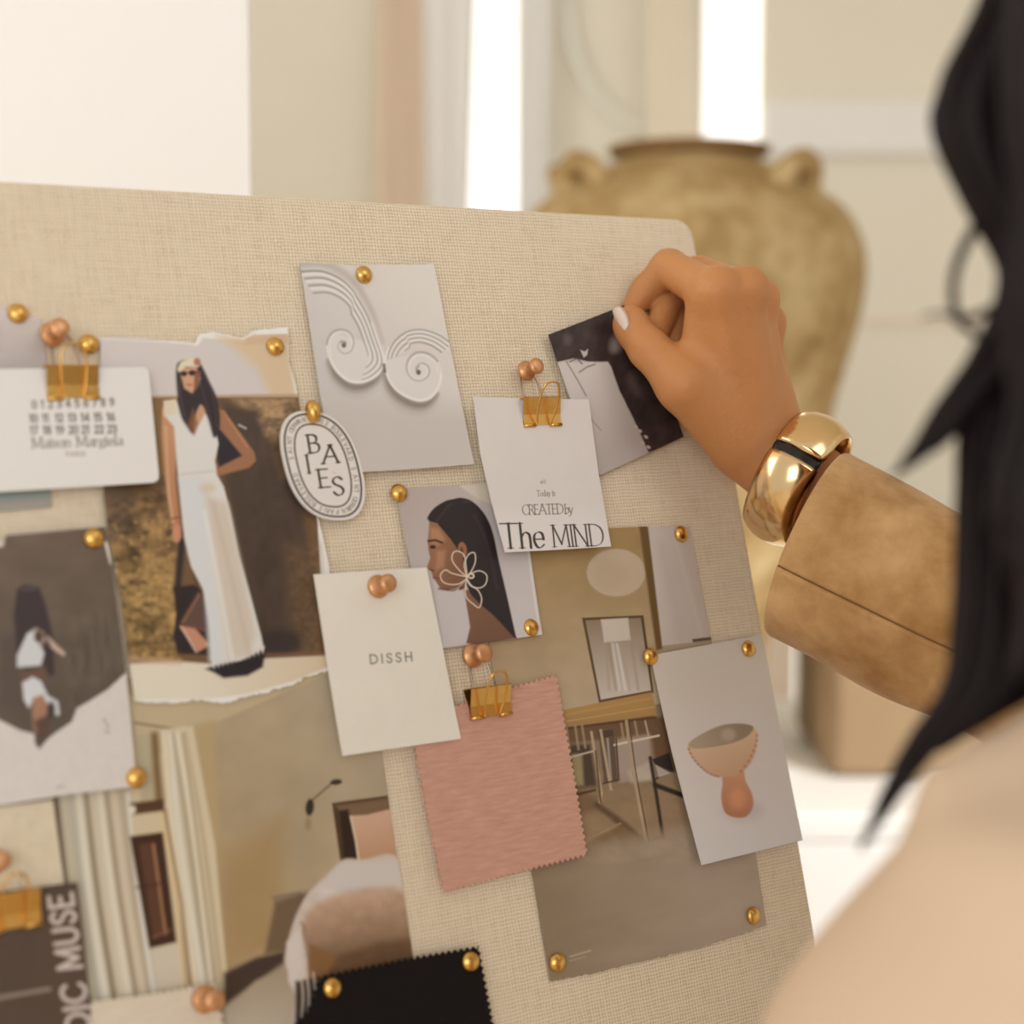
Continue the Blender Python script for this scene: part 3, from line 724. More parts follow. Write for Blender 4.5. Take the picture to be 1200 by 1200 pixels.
p.poly([(178, 1112), (210, 1106), (216, 1155), (184, 1160)], (190, 172, 146), soft=3)
p.poly([(188, 855), (226, 850), (252, 990), (268, 1165), (228, 1165), (214, 1080), (198, 960)], (192, 172, 138), soft=2)
for x0, xm, x1, wd, c in ((192, 205, 232, 7, (206, 188, 156)), (203, 222, 246, 5, (148, 132, 106)), (208, 230, 250, 7, (208, 192, 162)), (218, 240, 262, 6, (168, 146, 110)), (199, 212, 240, 4, (208, 200, 180)), (214, 232, 254, 3, (140, 118, 84)), (221, 244, 266, 4, (196, 176, 140))):
    p.line([(x0, 860), (xm, 990), (x1, 1165)], [wd*.6, wd, wd*1.2], c, 2.4, .85, sm=True)
p.line([(193, 950), (213, 1060), (224, 1160)], 4, (122, 84, 46), 2.2, .8); p.line([(190, 955), (208, 1060), (214, 1160)], 3, (206, 174, 120), 1.8, .7)
# right side: lamp, bed
p.line([(362, 941), (391, 916)], 1.8, (92, 70, 50), .7); p.ell(394, 916.5, 7, 3.4, (56, 44, 36), rot=-.1); p.ell(363, 946, 5, 10, (48, 38, 32), rot=.1, soft=1.6)
p.ell(361, 965, 3, 7, (120, 92, 50), soft=4, a=.6)
p.poly([(389, 941), (456, 932), (466, 1010), (399, 1010)], (70, 50, 32), soft=1.2)
p.poly([(393, 944), (456, 935), (460, 958), (410, 962)], (112, 86, 60), soft=3)
p.poly([(398, 950), (408, 948), (420, 1006), (403, 1008)], (44, 30, 20), soft=2)
p.poly([(411, 956), (430, 955), (458, 948), (462, 980), (470, 1008), (440, 1010), (421, 1015), (417, 985)], (190, 150, 120), soft=1.6, col2=(170, 126, 92), p0=(430, 955), p1=(440, 1012)); p.line([(411, 957), (417, 985), (421, 1014)], 2, (206, 180, 150), .9); p.line([(421, 1014), (466, 1007)], 1.4, (116, 74, 48), .8)
p.poly([(318, 1050), (352, 1044), (360, 1056), (322, 1060)], (130, 108, 84), soft=1.5)
p.poly([(322, 1058), (372, 1040), (372, 1110), (310, 1118)], (104, 82, 58), soft=4)
p.poly([(262, 1140), (300, 1122), (345, 1112), (345, 1130), (300, 1150), (262, 1185)], (62, 46, 36), soft=4)
p.poly([(262, 1180), (345, 1120), (355, 1270), (262, 1270)], (150, 130, 104), soft=5, col2=(170, 152, 128), p0=(300, 1140), p1=(300, 1200))
bed = [(470, 1010), (425, 1008), (402, 1008), (380, 1030), (362, 1045), (346, 1075), (336, 1110), (334, 1130), (346, 1160), (348, 1270), (500, 1270), (484, 1130)]
p.poly(bed, (188, 168, 148), soft=2.5, sm=True)
p.poly([(402, 1010), (470, 1008), (474, 1050), (370, 1070), (375, 1035)], (190, 176, 160), soft=6)
p.poly([(356, 1078), (390, 1050), (474, 1044), (484, 1118), (440, 1122), (375, 1145), (360, 1110)], (176, 142, 112), soft=7, col2=(104, 74, 48), p0=(420, 1050), p1=(432, 1125), sm=True)
p.poly([(372, 1130), (440, 1105), (486, 1100), (490, 1160), (372, 1180)], (96, 68, 44), soft=7)
p.noise([(350, 1040), (484, 1040), (484, 1130), (350, 1150)], .16, 12, 10, 12)
for i in range(16): p.line([(352+i*.9, 1080+i*5), (358+i*1.0, 1086+i*5.3)], 1.6, (110, 74, 46), .9, .7)
p.poly([(362, 1105), (395, 1120), (380, 1150), (368, 1190), (360, 1190)], (122, 84, 50), soft=4)
p.poly([(336, 1105), (352, 1085), (356, 1150), (346, 1165), (338, 1150)], (196, 180, 162), soft=3)
p.poly([(346, 1150), (372, 1145), (376, 1270), (346, 1270)], (58, 44, 34), soft=3)
for x in (352, 359, 367): p.line([(x, 1140), (x+3, 1170), (x-1, 1215)], 2.2, (190, 170, 146), 1.2, .9, sm=True)
sheet('magazine_page', poly, 0.0012, 0.0004, p.material('bedroom_page', .4), 'magazine page showing a bedroom with curtains and a blanket-covered bed', 'print', paint=p)

# torn grey page behind the number card, teal sliver under it
poly = jag([(-40, 352), (0, 358), (22, 368), (48, 374)], .8, 5) + [(52, 400), (60, 470), (-40, 470)]
p = Paint(poly, 0.0012, res=2500, base=(186, 170, 156)); p.poly([(-60, 340), (70, 340), (70, 480), (-60, 480)], (188, 172, 158), col2=(168, 152, 138), p0=(0, 370), p1=(0, 435)); p.noise([(-60, 340), (70, 340), (70, 480), (-60, 480)], .06, 20, 20, 3)
sheet('torn_paper', poly, 0.0012, 0.0004, p.material('grey_page', .6), 'torn grey paper sheet sticking out left above the number card', 'paper', paint=p)
poly = [(-40, 540), (55, 540), (61, 594), (-40, 603)]
p = Paint(poly, 0.0012, res=2500, base=(150, 138, 122)); p.poly([(-60, 560), (54, 560), (58, 584), (-60, 591)], (134, 142, 128), soft=3); p.line([(-40, 580), (60, 573)], 3, (110, 90, 74), 2, .7)
sheet('torn_paper', poly, 0.0012, 0.0004, p.material('teal_page', .6), 'grey and teal paper sliver peeking out beneath the number card', 'paper', paint=p)

# woman in a white dress
edge_t = jag([(118, 396), (150, 395), (190, 399), (229, 402), (234, 392), (250, 389), (284, 396), (298, 387), (338, 383)], .9, 7)
edge_r = jag([(338, 383), (339, 425), (347, 450), (350, 470)], .5, 9)
edge_b = jag([(391, 785), (360, 793), (345, 802), (310, 812), (285, 817), (262, 825), (235, 820), (200, 824), (158, 822)], 1.5, 10, 2.5)
poly = edge_t + edge_r[1:] + [(362, 540), (374, 610), (386, 664), (391, 785)] + edge_b[1:] + [(152, 780), (142, 700), (129, 640), (122, 585), (118, 500)]
d = 0.0026
p = Paint(poly, d, res=4200, base=(214, 203, 186))
p.poly([(115, 390), (232, 405), (238, 396), (284, 400), (300, 391), (337, 387), (338, 425), (346, 466), (115, 470)], (192, 178, 164), soft=1.2)
p.poly([(255, 395), (338, 388), (346, 466), (318, 466), (300, 430), (270, 405)], (196, 168, 130), soft=9); p.poly([(290, 396), (338, 388), (339, 402), (285, 404)], (190, 152, 118), soft=3, a=.7)
p.line([(228, 404), (236, 392), (250, 389), (284, 397), (300, 389), (337, 384)], 2, (222, 212, 196), .8, .8); p.line([(118, 397), (229, 403)], 1.6, (210, 200, 186), .8, .8)
p.poly([(300, 388), (334, 381), (338, 391), (300, 392)], (214, 206, 192), soft=1)
p.poly([(115, 465), (350, 465), (372, 610), (382, 785), (360, 793), (150, 800)], (104, 76, 48), soft=1.2)
p.line([(170, 465), (349, 463)], 3, (176, 140, 104), 1.3, .9)
p.poly([(172, 468), (205, 468), (205, 560), (175, 560)], (124, 92, 52), soft=4)
p.poly([(272, 467), (345, 467), (352, 500), (300, 520)], (138, 108, 74), soft=7)
p.noise([(280, 467), (345, 467), (352, 520), (290, 540)], .5, 8, 6, 21, octv=4, con=1.8)
p.poly([(118, 560), (215, 555), (210, 790), (150, 785), (140, 690), (122, 620)], (104, 76, 46), soft=4, col2=(138, 106, 62), p0=(170, 570), p1=(165, 700))
p.poly([(118, 565), (150, 560), (160, 620), (125, 640)], (74, 56, 40), soft=12, a=.8)
p.noise([(115, 560), (205, 555), (215, 780), (130, 785)], .34, 26, 22, 28, octv=2, soft=4, con=1.6)
p.noise([(118, 600), (203, 560), (215, 778), (135, 780)], .62, 8.5, 6.5, 22, octv=4, soft=5, con=1.5)
for i in range(150):
    rx, ry = 128+76*random.Random(i).random(), 610+165*random.Random(i+900).random(); p.ell(rx, ry, 2.4, 1.5, (64, 46, 28) if i % 2 else (176, 140, 84), rot=i, soft=1.6, a=.55)
p.poly([(260, 470), (300, 480), (318, 520), (330, 560), (352, 560), (368, 700), (365, 765), (300, 775), (290, 700), (262, 560)], (70, 54, 42), soft=8)
p.noise([(280, 500), (372, 500), (380, 770), (310, 770)], .22, 14, 20, 23, octv=3)
p.poly([(335, 640), (374, 640), (380, 770), (345, 770)], (104, 78, 52), soft=12, a=.6); p.noise([(335, 640), (374, 640), (380, 770), (345, 770)], .3, 6, 6, 27)
p.ell(328, 752, 26, 16, (46, 38, 36), soft=9, a=.8)
for i in range(14): p.line([(246+i*4.6, 776-i*1.3), (243+i*4.9, 789-i*1.3+(i%3)*2)], 3, (38, 31, 33), 1.2, .9)
p.poly([(148, 778), (205, 775), (248, 778), (300, 772), (383, 768), (392, 786), (340, 801), (290, 816), (240, 819), (158, 823), (150, 800)], (206, 190, 164), soft=1.8, col2=(196, 172, 138), p0=(240, 0), p1=(380, 0))
p.line([(150, 772), (210, 775)], 6, (176, 138, 98), 3, .8); p.line([(300, 768), (378, 766)], 3, (126, 86, 60), 2, .7)
p.line([(158, 822), (240, 822), (290, 815), (345, 800), (386, 783)], 3.5, (222, 212, 192), 1.3, .9)
p.poly([(370, 600), (374, 610), (386, 664), (384, 700), (378, 640)], (214, 203, 186), soft=.8)
# bag, legs
p.line([(214, 625), (208, 690)], 9, (48, 38, 36), 2.5); p.line([(218, 640), (232, 690)], 1.4, (60, 48, 40), .8)
p.poly([(203, 688), (228, 685), (240, 695), (247, 740), (248, 768), (208, 766), (203, 745), (206, 720)], (44, 34, 32), soft=1.6)
p.poly([(212, 728), (232, 694), (238, 700), (240, 740), (216, 735)], (88, 66, 54), soft=3); p.line([(214, 730), (234, 696)], 2, (142, 90, 66), 1)
p.poly([(210, 733), (228, 736), (246, 756), (232, 764)], (178, 124, 94), soft=1.3); p.line([(212, 734), (230, 764)], 1.6, (206, 176, 150), .8); p.line([(211, 733), (240, 738)], 1.3, (140, 62, 44), .8)
p.poly([(240, 784), (250, 780), (268, 773), (300, 762), (312, 760), (308, 782), (290, 792), (262, 795), (250, 788)], (40, 32, 34), soft=2.2)
# left arm (seen left), dress, right arm
p.poly([(190, 478), (203, 470), (208, 500), (205, 560), (209, 600), (213, 630), (206, 634), (200, 610), (193, 560), (189, 510)], (184, 132, 92), soft=1.4, col2=(166, 108, 74), p0=(200, 480), p1=(205, 620)); p.line([(194, 500), (198, 580), (203, 612)], 2.4, (206, 168, 128), 1.4, .6)
p.ell(207, 625, 5, 11, (184, 124, 92), soft=1.4); p.line([(201, 608), (211, 606)], 1.6, (120, 44, 34), .8)
p.poly([(248, 472), (262, 482), (282, 508), (298, 530), (300, 540), (292, 548), (262, 556), (252, 558), (250, 545), (280, 534), (262, 510), (246, 498)], (146, 98, 66), soft=1.6)
p.poly([(252, 505), (258, 503), (284, 534), (256, 548)], (42, 34, 40), soft=1.6)
p.line([(262, 482), (290, 524)], 2, (178, 124, 88), 1.2, .7); p.line([(280, 498), (288, 502)], 2, (190, 176, 160), 1, .8)
dress = [(192, 470), (206, 468), (214, 488), (228, 508), (238, 480), (252, 500), (256, 520), (252, 540), (254, 556), (262, 570), (270, 600), (280, 650), (294, 700), (306, 745), (309, 760), (300, 765), (282, 774), (262, 777), (248, 780), (246, 740), (238, 690), (224, 664), (216, 630), (212, 590), (207, 540), (204, 500), (192, 486)]
p.poly(dress, (202, 192, 176), soft=1.2)
for hx in range(12): p.poly([(248+hx*5.2, 779-hx*1.75), (253+hx*5.2, 776-hx*1.75), (251+hx*5.2, 784-hx*1.6)], (196, 184, 166), soft=.9)
p.poly([(210, 560), (236, 560), (244, 640), (262, 775), (246, 775), (240, 690), (222, 650)], (196, 190, 180), soft=5)
p.poly([(240, 580), (266, 590), (300, 745), (290, 768), (268, 772), (256, 690)], (192, 174, 152), soft=6); p.line([(240, 600), (256, 680), (272, 770)], 4, (212, 206, 196), 2.5, .7); p.line([(250, 590), (272, 680), (292, 765)], 5, (180, 160, 138), 3, .6)
p.line([(212, 556), (250, 552)], 1.6, (174, 164, 148), 1.2, .8); p.ell(243, 572, 9, 6, (190, 168, 138), soft=5, a=.7); p.poly([(192, 470), (206, 468), (207, 485), (192, 488)], (206, 180, 138), soft=2, a=.7)
p.poly([(223, 486), (234, 472), (243, 480), (232, 500), (228, 510)], (184, 136, 100), soft=1.6)
# hair, head, scarf
p.poly([(207, 428), (222, 422), (234, 425), (246, 448), (254, 466), (258, 490), (256, 508), (250, 512), (244, 492), (236, 474), (228, 490), (226, 508), (219, 500), (212, 488), (208, 466)], (44, 34, 36), soft=2.0, sm=True)
for q0, q1, q2 in (((216, 428), (211, 455), (216, 486)), ((236, 430), (250, 465), (254, 500)), ((232, 440), (242, 474), (250, 506)), ((210, 440), (212, 470), (222, 500))): p.line([q0, q1, q2], 1.3, (78, 60, 54), 1.2, .6, sm=True)
p.poly([(226, 478), (232, 496), (227, 510), (220, 500)], (120, 76, 48), soft=2.5, a=.8); p.poly([(210, 432), (230, 430), (235, 444), (225, 461), (216, 455)], (188, 138, 104), soft=1.5)
p.poly([(228, 434), (235, 436), (234, 450), (227, 460)], (122, 80, 58), soft=1.8)
p.ell(215.5, 438, 3.8, 3.2, (42, 22, 16), soft=1); p.ell(225, 437, 4, 3.4, (42, 22, 16), soft=1); p.line([(210, 437), (232, 436)], 1.2, (50, 28, 20), .8)
p.line([(219, 451), (224, 451)], 1.8, (158, 84, 70), .9)
p.poly([(208, 432), (212, 424), (226, 419), (234, 424), (233, 430), (218, 430), (209, 436)], (206, 186, 152), soft=1.4); p.ell(231, 424, 4, 4.5, (160, 100, 74), soft=1.8)
sheet('magazine_page', poly, d, 0.0004, p.material('dress_page', .42), 'torn magazine page of a long-haired person in a white maxi dress', 'print', paint=p, bend=curl(0.02, 0.02, z0=-.03))

# seated dark portrait on white paper, left edge
poly = [(-40, 640), (4, 634), (8, 626), (60, 622), (124, 617), (133, 680), (148, 790), (160, 922), (80, 931), (0, 944), (-40, 949)]
d = 0.0042
p = Paint(poly, d, res=3000, base=(196, 182, 166))
p.poly([(-50, 630), (8, 627), (124, 617), (136, 690), (148, 788), (126, 808), (104, 822), (90, 830), (84, 846), (66, 858), (56, 866), (46, 878), (41, 872), (40, 860), (24, 856), (0, 844), (-50, 820)], (98, 80, 64), soft=1.4, col2=(84, 72, 58), p0=(0, 640), p1=(80, 840))
p.poly([(-50, 630), (6, 627), (4, 640), (-50, 650)], (198, 184, 164), soft=1.5); p.line([(124, 636), (130, 660)], 3, (206, 192, 168), .9)
p.noise([(-50, 620), (125, 617), (148, 788), (50, 870), (-50, 830)], .16, 30, 18, 31)
p.poly([(0, 745), (30, 740), (30, 830), (0, 830)], (78, 64, 54), soft=8, a=.7); p.noise([(70, 720), (140, 715), (145, 790), (80, 830)], .3, 4, 25, 33, soft=8)
p.poly([(20, 690), (28, 685), (46, 688), (54, 710), (62, 745), (64, 790), (40, 800), (20, 770), (16, 720)], (56, 44, 42), soft=2.5)
p.line([(26, 691), (42, 690)], 2, (86, 74, 68), 1.2)
p.poly([(32, 742), (44, 736), (46, 752), (52, 766), (48, 780), (20, 782), (20, 768)], (188, 182, 172), soft=1.6)
p.line([(40, 738), (50, 742), (48, 756)], 4, (150, 124, 104), 1.6); p.ell(45, 746, 5, 7, (74, 54, 44), soft=2)
p.line([(54, 748), (64, 758), (74, 766)], [7, 6.5, 5], (178, 148, 128), 1.2); p.line([(52, 744), (58, 756)], 3, (60, 46, 40), 1.5)
p.poly([(24, 788), (52, 780), (58, 795), (24, 800)], (96, 70, 54), soft=3); p.poly([(26, 800), (38, 793), (48, 798), (56, 815), (68, 822), (70, 838), (64, 838), (50, 820), (38, 822), (34, 830), (28, 820)], (190, 184, 176), soft=1.6)
p.poly([(38, 818), (50, 814), (58, 828), (52, 860), (40, 858), (38, 838)], (150, 108, 80), soft=3); p.poly([(40, 845), (60, 835), (56, 862), (47, 872)], (84, 60, 48), soft=3)
p.ell(60, 832, 5, 10, (60, 48, 44), soft=3)
for q in ((121, 843, 3), (125, 849, 2.5), (124, 856, 3)): p.line([(q[0], q[1]), (q[0]+q[2], q[1]+3)], 1.6, (122, 106, 92), 1.2, .9)
p.line([(66, 923), (74, 921)], 2, (130, 116, 104), 1.4, .7)
p.noise([(-50, 840), (170, 780), (170, 950), (-50, 950)], .04, 6, 6, 36)
sheet('portrait_print', poly, d, 0.0004, p.material('seated_portrait', .45), 'torn portrait print of a crouching figure with white shirt on dark grey', 'print', paint=p, bend=curl(0.0, 0.4, z0=-.02))

# grey plaster spiral photo
poly = [(351, 308), (420, 311), (508, 310), (531, 436), (551, 546), (470, 552), (386, 557), (366, 410)]
d = 0.0024
p = Paint(poly, d, res=5000, base=(190, 178, 163))
p.poly([(340, 300), (560, 300), (560, 560), (340, 560)], (186, 175, 163), col2=(204, 190, 172), p0=(370, 440), p1=(490, 340), soft=1)
p.poly([(380, 470), (560, 480), (560, 560), (380, 560)], (184, 170, 154), soft=25)
hi, dk = (212, 202, 188), (128, 114, 98)
O1 = [(350, 315), (378, 315), (406, 330), (428, 362), (441, 396), (449, 425), (440, 440), (424, 448), (408, 447), (394, 436), (385, 420), (382, 404), (387, 392), (397, 387), (408, 390), (413, 400), (410, 411), (402, 414), (396, 408), (399, 401), (404, 402)]
O2 = [(528, 402), (512, 391), (492, 385), (472, 389), (458, 402), (451, 420), (452, 438), (460, 454), (474, 465), (490, 470), (503, 466), (512, 454), (515, 438), (511, 424), (500, 415), (487, 414), (478, 422), (476, 434), (482, 444), (492, 446), (500, 440), (500, 431), (493, 427), (487, 432), (489, 438)]
def volute(O, C, seedk, last, core):
    S = [np.array(q) for q in smooth_path(O, 6)]; C = np.array(C, float); n = len(S)
    # soft cast shade outside the lower rim, then the pale body
    k0, k1 = int(n*core[0]), int(n*core[1])
    p.line([tuple(q+np.array([-1.0, 6.5])) for q in S[k0:k1]], [2, 8, 10, 9, 3], (112, 99, 84), 3.2, .9)
    p.line([tuple(q+np.array([-2.0, 12])) for q in S[k0:k1]], [2, 9, 11, 9, 3], (160, 147, 131), 5, .5)
    p.poly([tuple(q) for q in S[int(n*.22):int(n*.62)]], (203, 191, 176), soft=2.0, a=.9)
    for f, col, w_, lim in ((.0, hi, 3.4, 1.0), (.055, dk, 2.6, last), (.10, hi, 3.0, last*.97), (.165, dk, 2.0, last*.95), (.215, hi, 2.8, last*.92), (.28, dk, 1.9, last*.88), (.33, hi, 2.6, last*.84), (.40, dk, 1.7, last*.72)):
        m_ = int(n*lim); q = [tuple(P+(C-P)*f*(1 if i > n*.12 else .8)) for i, P in enumerate(S[:m_])]
        if f and m_ > 20: p.line(q, [w_, w_, w_, w_*.8, w_*.25], col, 1.3, .85)
    m_ = int(n*.5); p.line([tuple(P) for P in S[m_:]], [1.6, 2.4, 2.4, 2.6, 2.6], (146, 132, 116), 1.5, .9)
    p.line([tuple(P+(C-P)*.13) for P in S[m_:int(n*.93)]], [1.2, 2.2, 2.4, 2.2], hi, 1.4, .9)
    p.line([tuple(P) for P in S[int(n*.18):m_+6]], [1.5, 2.6, 3.0, 3.0, 2.2], (216, 206, 192), 1.2, .95)
    p.ell(C[0], C[1], 2.7, 3.0, (100, 87, 73), soft=1.5)
p.line([(350, 311), (382, 310), (414, 330), (436, 366), (448, 402)], [7, 9, 8, 6, 2], (166, 152, 136), 3, .7, sm=True)
volute(O1, (402, 405), 1, .36, (.26, .52)); volute(O2, (489, 437), 2, .22, (.22, .46))
p.line([(449, 428), (450, 436)], 3, (92, 78, 64), 1.4, .9)
sheet('plaster_photo', poly, d, 0.0005, p.material('spiral_photo', .5), 'pale photo of two carved plaster scrolls, held by one brass tack', 'print', paint=p, bend=curl(0.5, 0.25, z0=.06))

# portrait with flower earring
poly = [(465, 573), (535, 569), (577, 566), (600, 600), (620, 641), (634, 744), (515, 761), (490, 700), (474, 630)]
d = 0.0026
p = Paint(poly, d, res=5600, base=(172, 156, 144))
p.poly([(460, 560), (640, 560), (640, 770), (460, 770)], (170, 152, 138), col2=(186, 174, 164), p0=(480, 600), p1=(610, 720))
p.poly([(532, 565), (590, 562), (580, 592), (560, 585)], (192, 176, 152), soft=2); p.poly([(508, 680), (548, 690), (548, 750), (515, 758)], (184, 170, 160), soft=4)
skin, skd, hr = (140, 96, 66), (98, 64, 44), (40, 31, 30)
p.poly([(543, 690), (560, 695), (585, 715), (604, 748), (560, 756), (545, 754), (550, 735), (547, 715)], (118, 82, 58), soft=1.3, col2=(104, 72, 52), p0=(550, 700), p1=(590, 750))
p.poly([(530, 585), (545, 584), (558, 591), (570, 606), (578, 626), (584, 655), (594, 700), (603, 745), (604, 750), (596, 742), (578, 722), (560, 706), (548, 690), (540, 660), (520, 630), (503, 611), (501, 606), (508, 596), (520, 588)], hr, soft=1.3, sm=True)
p.poly([(503, 611), (512, 613), (528, 632), (541, 650), (548, 670), (545, 688), (540, 692), (536, 689), (524, 692), (516, 690), (512, 684), (507, 676), (505, 670), (500, 665), (504, 654), (502, 645), (501, 636), (502, 625)], skin, soft=1.1, col2=(116, 76, 52), p0=(505, 650), p1=(540, 660))
p.poly([(504, 618), (514, 620), (522, 632), (514, 640), (505, 636)], (172, 122, 86), soft=3, a=.7); p.poly([(512, 645), (522, 645), (520, 665), (510, 668)], (170, 120, 88), soft=3.5, a=.7)
p.line([(502, 634), (510, 633), (518, 636)], 2.6, (54, 36, 28), 1); p.ell(507, 641, 3.4, 2.2, (46, 30, 24), soft=1)
p.line([(503, 667), (508, 669)], 1.4, (80, 46, 34), .8); p.line([(508, 677), (516, 678)], 2.2, (120, 60, 50), 1); p.line([(514, 690), (530, 692), (544, 688)], 2.4, (76, 48, 34), 1.2, .8)
p.ell(542, 644, 5, 9, (140, 94, 64), soft=1.2, rot=-.15); p.ell(541, 646, 2, 5, (86, 54, 38), soft=1.2)
p.line([(512, 610), (530, 590), (550, 588)], 2, (70, 58, 54), 1.5, .5, sm=True); p.line([(556, 604), (572, 640), (582, 690)], 2.5, (62, 50, 48), 2, .5, sm=True); p.ell(536, 587, 7, 3.0, hr, rot=-.3, soft=1.5)
er = (206, 186, 160)
for pet in ([(547, 676), (538, 668), (530, 657), (531, 648), (537, 646), (544, 651), (546, 664), (547, 676)], [(547, 676), (544, 662), (549, 650), (556, 648), (557, 658), (553, 668), (547, 676)],
            [(547, 676), (530, 672), (522, 668), (516, 674), (519, 682), (528, 685), (538, 684), (547, 678)], [(547, 676), (552, 672), (562, 669), (570, 674), (569, 684), (562, 689), (552, 687), (547, 680)],
            [(547, 676), (545, 690), (546, 700), (554, 708), (561, 712), (564, 702), (560, 692), (552, 686), (547, 678)]):
    p.line(pet, 1.35, er, .7, .92, sm=True)
p.ell(552, 675, 4, 3.5, er, soft=.8); p.ell(552, 675, 2.2, 1.8, (96, 70, 54), soft=.8); p.line([(546, 680), (536, 690), (534, 700), (540, 710)], 1.1, (190, 168, 146), .8, .7, sm=True)
p.line([(618, 641), (631, 744)], 2.2, (208, 196, 180), .8, .7)
p.line([(516, 761), (604, 749)], 2, (80, 54, 40), 1, .5)
sheet('portrait_photo', poly, d, 0.0005, p.material('earring_portrait', .42), 'profile portrait photo of a dark-haired head with big wire flower earring', 'print', paint=p, bend=curl(0.2, 0.5, z0=.0))

# clay bowl photo
poly = [(762, 768), (893, 744), (915, 864), (936, 985), (818, 1014), (786, 880)]
d = 0.0030
p = Paint(poly, d, res=4600, base=(182, 167, 149))
p.poly([(740, 730), (950, 730), (950, 1030), (740, 1030)], (194, 180, 162), col2=(198, 187, 176), p0=(800, 800), p1=(870, 990))
p.ell(868, 950, 22, 12, (166, 152, 138), soft=10, a=.5)
p.poly([(846, 902), (868, 898), (872, 915), (879, 930), (880, 945), (872, 957), (858, 958), (847, 952), (843, 935), (845, 918)], (190, 136, 102), sm=True, soft=1.6, col2=(166, 108, 74), p0=(865, 900), p1=(850, 955)); p.ell(862, 936, 9, 12, (206, 140, 100), soft=6, a=.6)
p.poly([(806, 871), (820, 862), (842, 855), (866, 850), (884, 854), (886, 868), (884, 882), (878, 895), (868, 905), (856, 910), (840, 910), (826, 904), (814, 893), (807, 882)], (196, 162, 128), sm=True, soft=1.4, col2=(184, 144, 110), p0=(840, 870), p1=(850, 908))
p.poly([(806, 872), (820, 861), (845, 850), (868, 848), (882, 852), (876, 862), (860, 870), (832, 876), (812, 877)], (160, 140, 112), sm=True, soft=1.4, col2=(136, 116, 92), p0=(815, 870), p1=(870, 855)); p.ell(853, 861, 8, 7, (174, 156, 132), soft=4, a=.7)
for i in range(11):
    t = i/10; p.ell(806+34*t**1.25, 878+32*(1-(1-t)**1.6), 2.2, 1.3, (152, 108, 80), rot=.9-.6*t, soft=1.3, a=.8)
for i in range(8):
    t = i/7; p.ell(886-19*t**1.8, 862+42*t, 1.6, 2.2, (172, 112, 82), rot=.3, soft=1.3, a=.8)
sheet('clay_bowl_photo', poly, d, 0.0005, p.material('bowl_photo', .5), 'photo of a footed clay bowl on grey, at the right edge of the pinboard', 'print', paint=p, bend=curl(0.3, 0.25, z0=.05))

# cream paper bottom left and dark brown card with lettering
poly = [(-40, 950), (62, 938), (76, 1041), (-40, 1058)]
p = Paint(poly, 0.0030, res=2500, base=(196, 176, 144)); p.noise([(-50, 930), (90, 930), (90, 1060), (-50, 1060)], .07, 9, 9, 41)
sheet('paper_note', poly, 0.0030, 0.0005, p.material('cream_note', .7), 'blank cream paper at the left edge above the dark brown card', 'paper', paint=p)
poly = [(-40, 1050), (90, 1034), (98, 1100), (108, 1200), (116, 1280), (-40, 1290)]
d = 0.0048
p = Paint(poly, d, res=3200, base=(76, 58, 44)); p.noise(poly, .10, 30, 30, 42)
txt = (186, 166, 148)
# letters read upwards: along = up the page, up = towards the left
y = 1420; o0 = np.array([118.0, 1290.0]); ax = np.array([-.137, -.99]); 
base0 = np.array([84.0, 1047.0])       # top right of the last letter
L = sum(G[c][0]+.20 for c in 'NORDIC MUSE')-.2; H = 27.5; S = 25.2
start = base0 - ax*S*L
p.text('NORDIC MUSE', tuple(start), tuple(ax*S), (-H*.985, H*.13), txt, 4.8, gap=.20, soft=1.0)
p.line([(-30, 1174), (58, 1159)], 4, (146, 126, 108), 1.6, .85)
sheet('brown_card', poly, d, 0.0005, p.material('brown_card', .55), 'dark brown card with pale upright capitals, bottom left corner', 'card', paint=p)

# white number card
def rounded(pts, r, k=5):
    out = []; n = len(pts)
    for i in range(n):
        a, b, c = Vector(pts[i-1]), Vector(pts[i]), Vector(pts[(i+1) % n]); p1 = b+(a-b).normalized()*r; p2 = b+(c-b).normalized()*r
        for j in range(k+1): t = j/k; out.append(tuple((1-t)**2*p1+2*t*(1-t)*b+t*t*p2))
    return out
poly = rounded([(-60, 433), (174, 430), (187, 565), (-60, 580)], 9)
d = 0.0075
p = Paint(poly, d, res=4600, base=(208, 197, 182)); ink = (112, 98, 86)
p.text('0123456789', (38, 478.5), (9.0, -.3), (-.6, -8.6), ink, 1.9, gap=.60, soft=.8)
for row, (y, s_) in zip((('10', '11', '12', '13', '14', '15', '16'), ('17', '18', '19', '20', '21', '22', '23')), ((494.5, 0), (508.5, 1))):
    for i, t in enumerate(row): p.text(t, (35.0+i*15.1+s_*.8, y-i*.25), (8.6, -.2), (-.6, -8.6), ink, 2.0, gap=.12, soft=.8)
p.text('Maison Margiela', (38, 525), (12.9, -.45), (-.9, -11.4), (128, 114, 100), 1.8, serif=True, gap=.09, soft=.8)
p.text('PARIS', (78, 534.5), (5.4, -.15), (-.3, -4.6), (160, 146, 132), 1.2, gap=.3, soft=.9)
sheet('number_card', poly, d, 0.0008, p.material('number_card', .6), 'white rounded card printed with rows of numbers, held by a gold clip', 'card', paint=p)

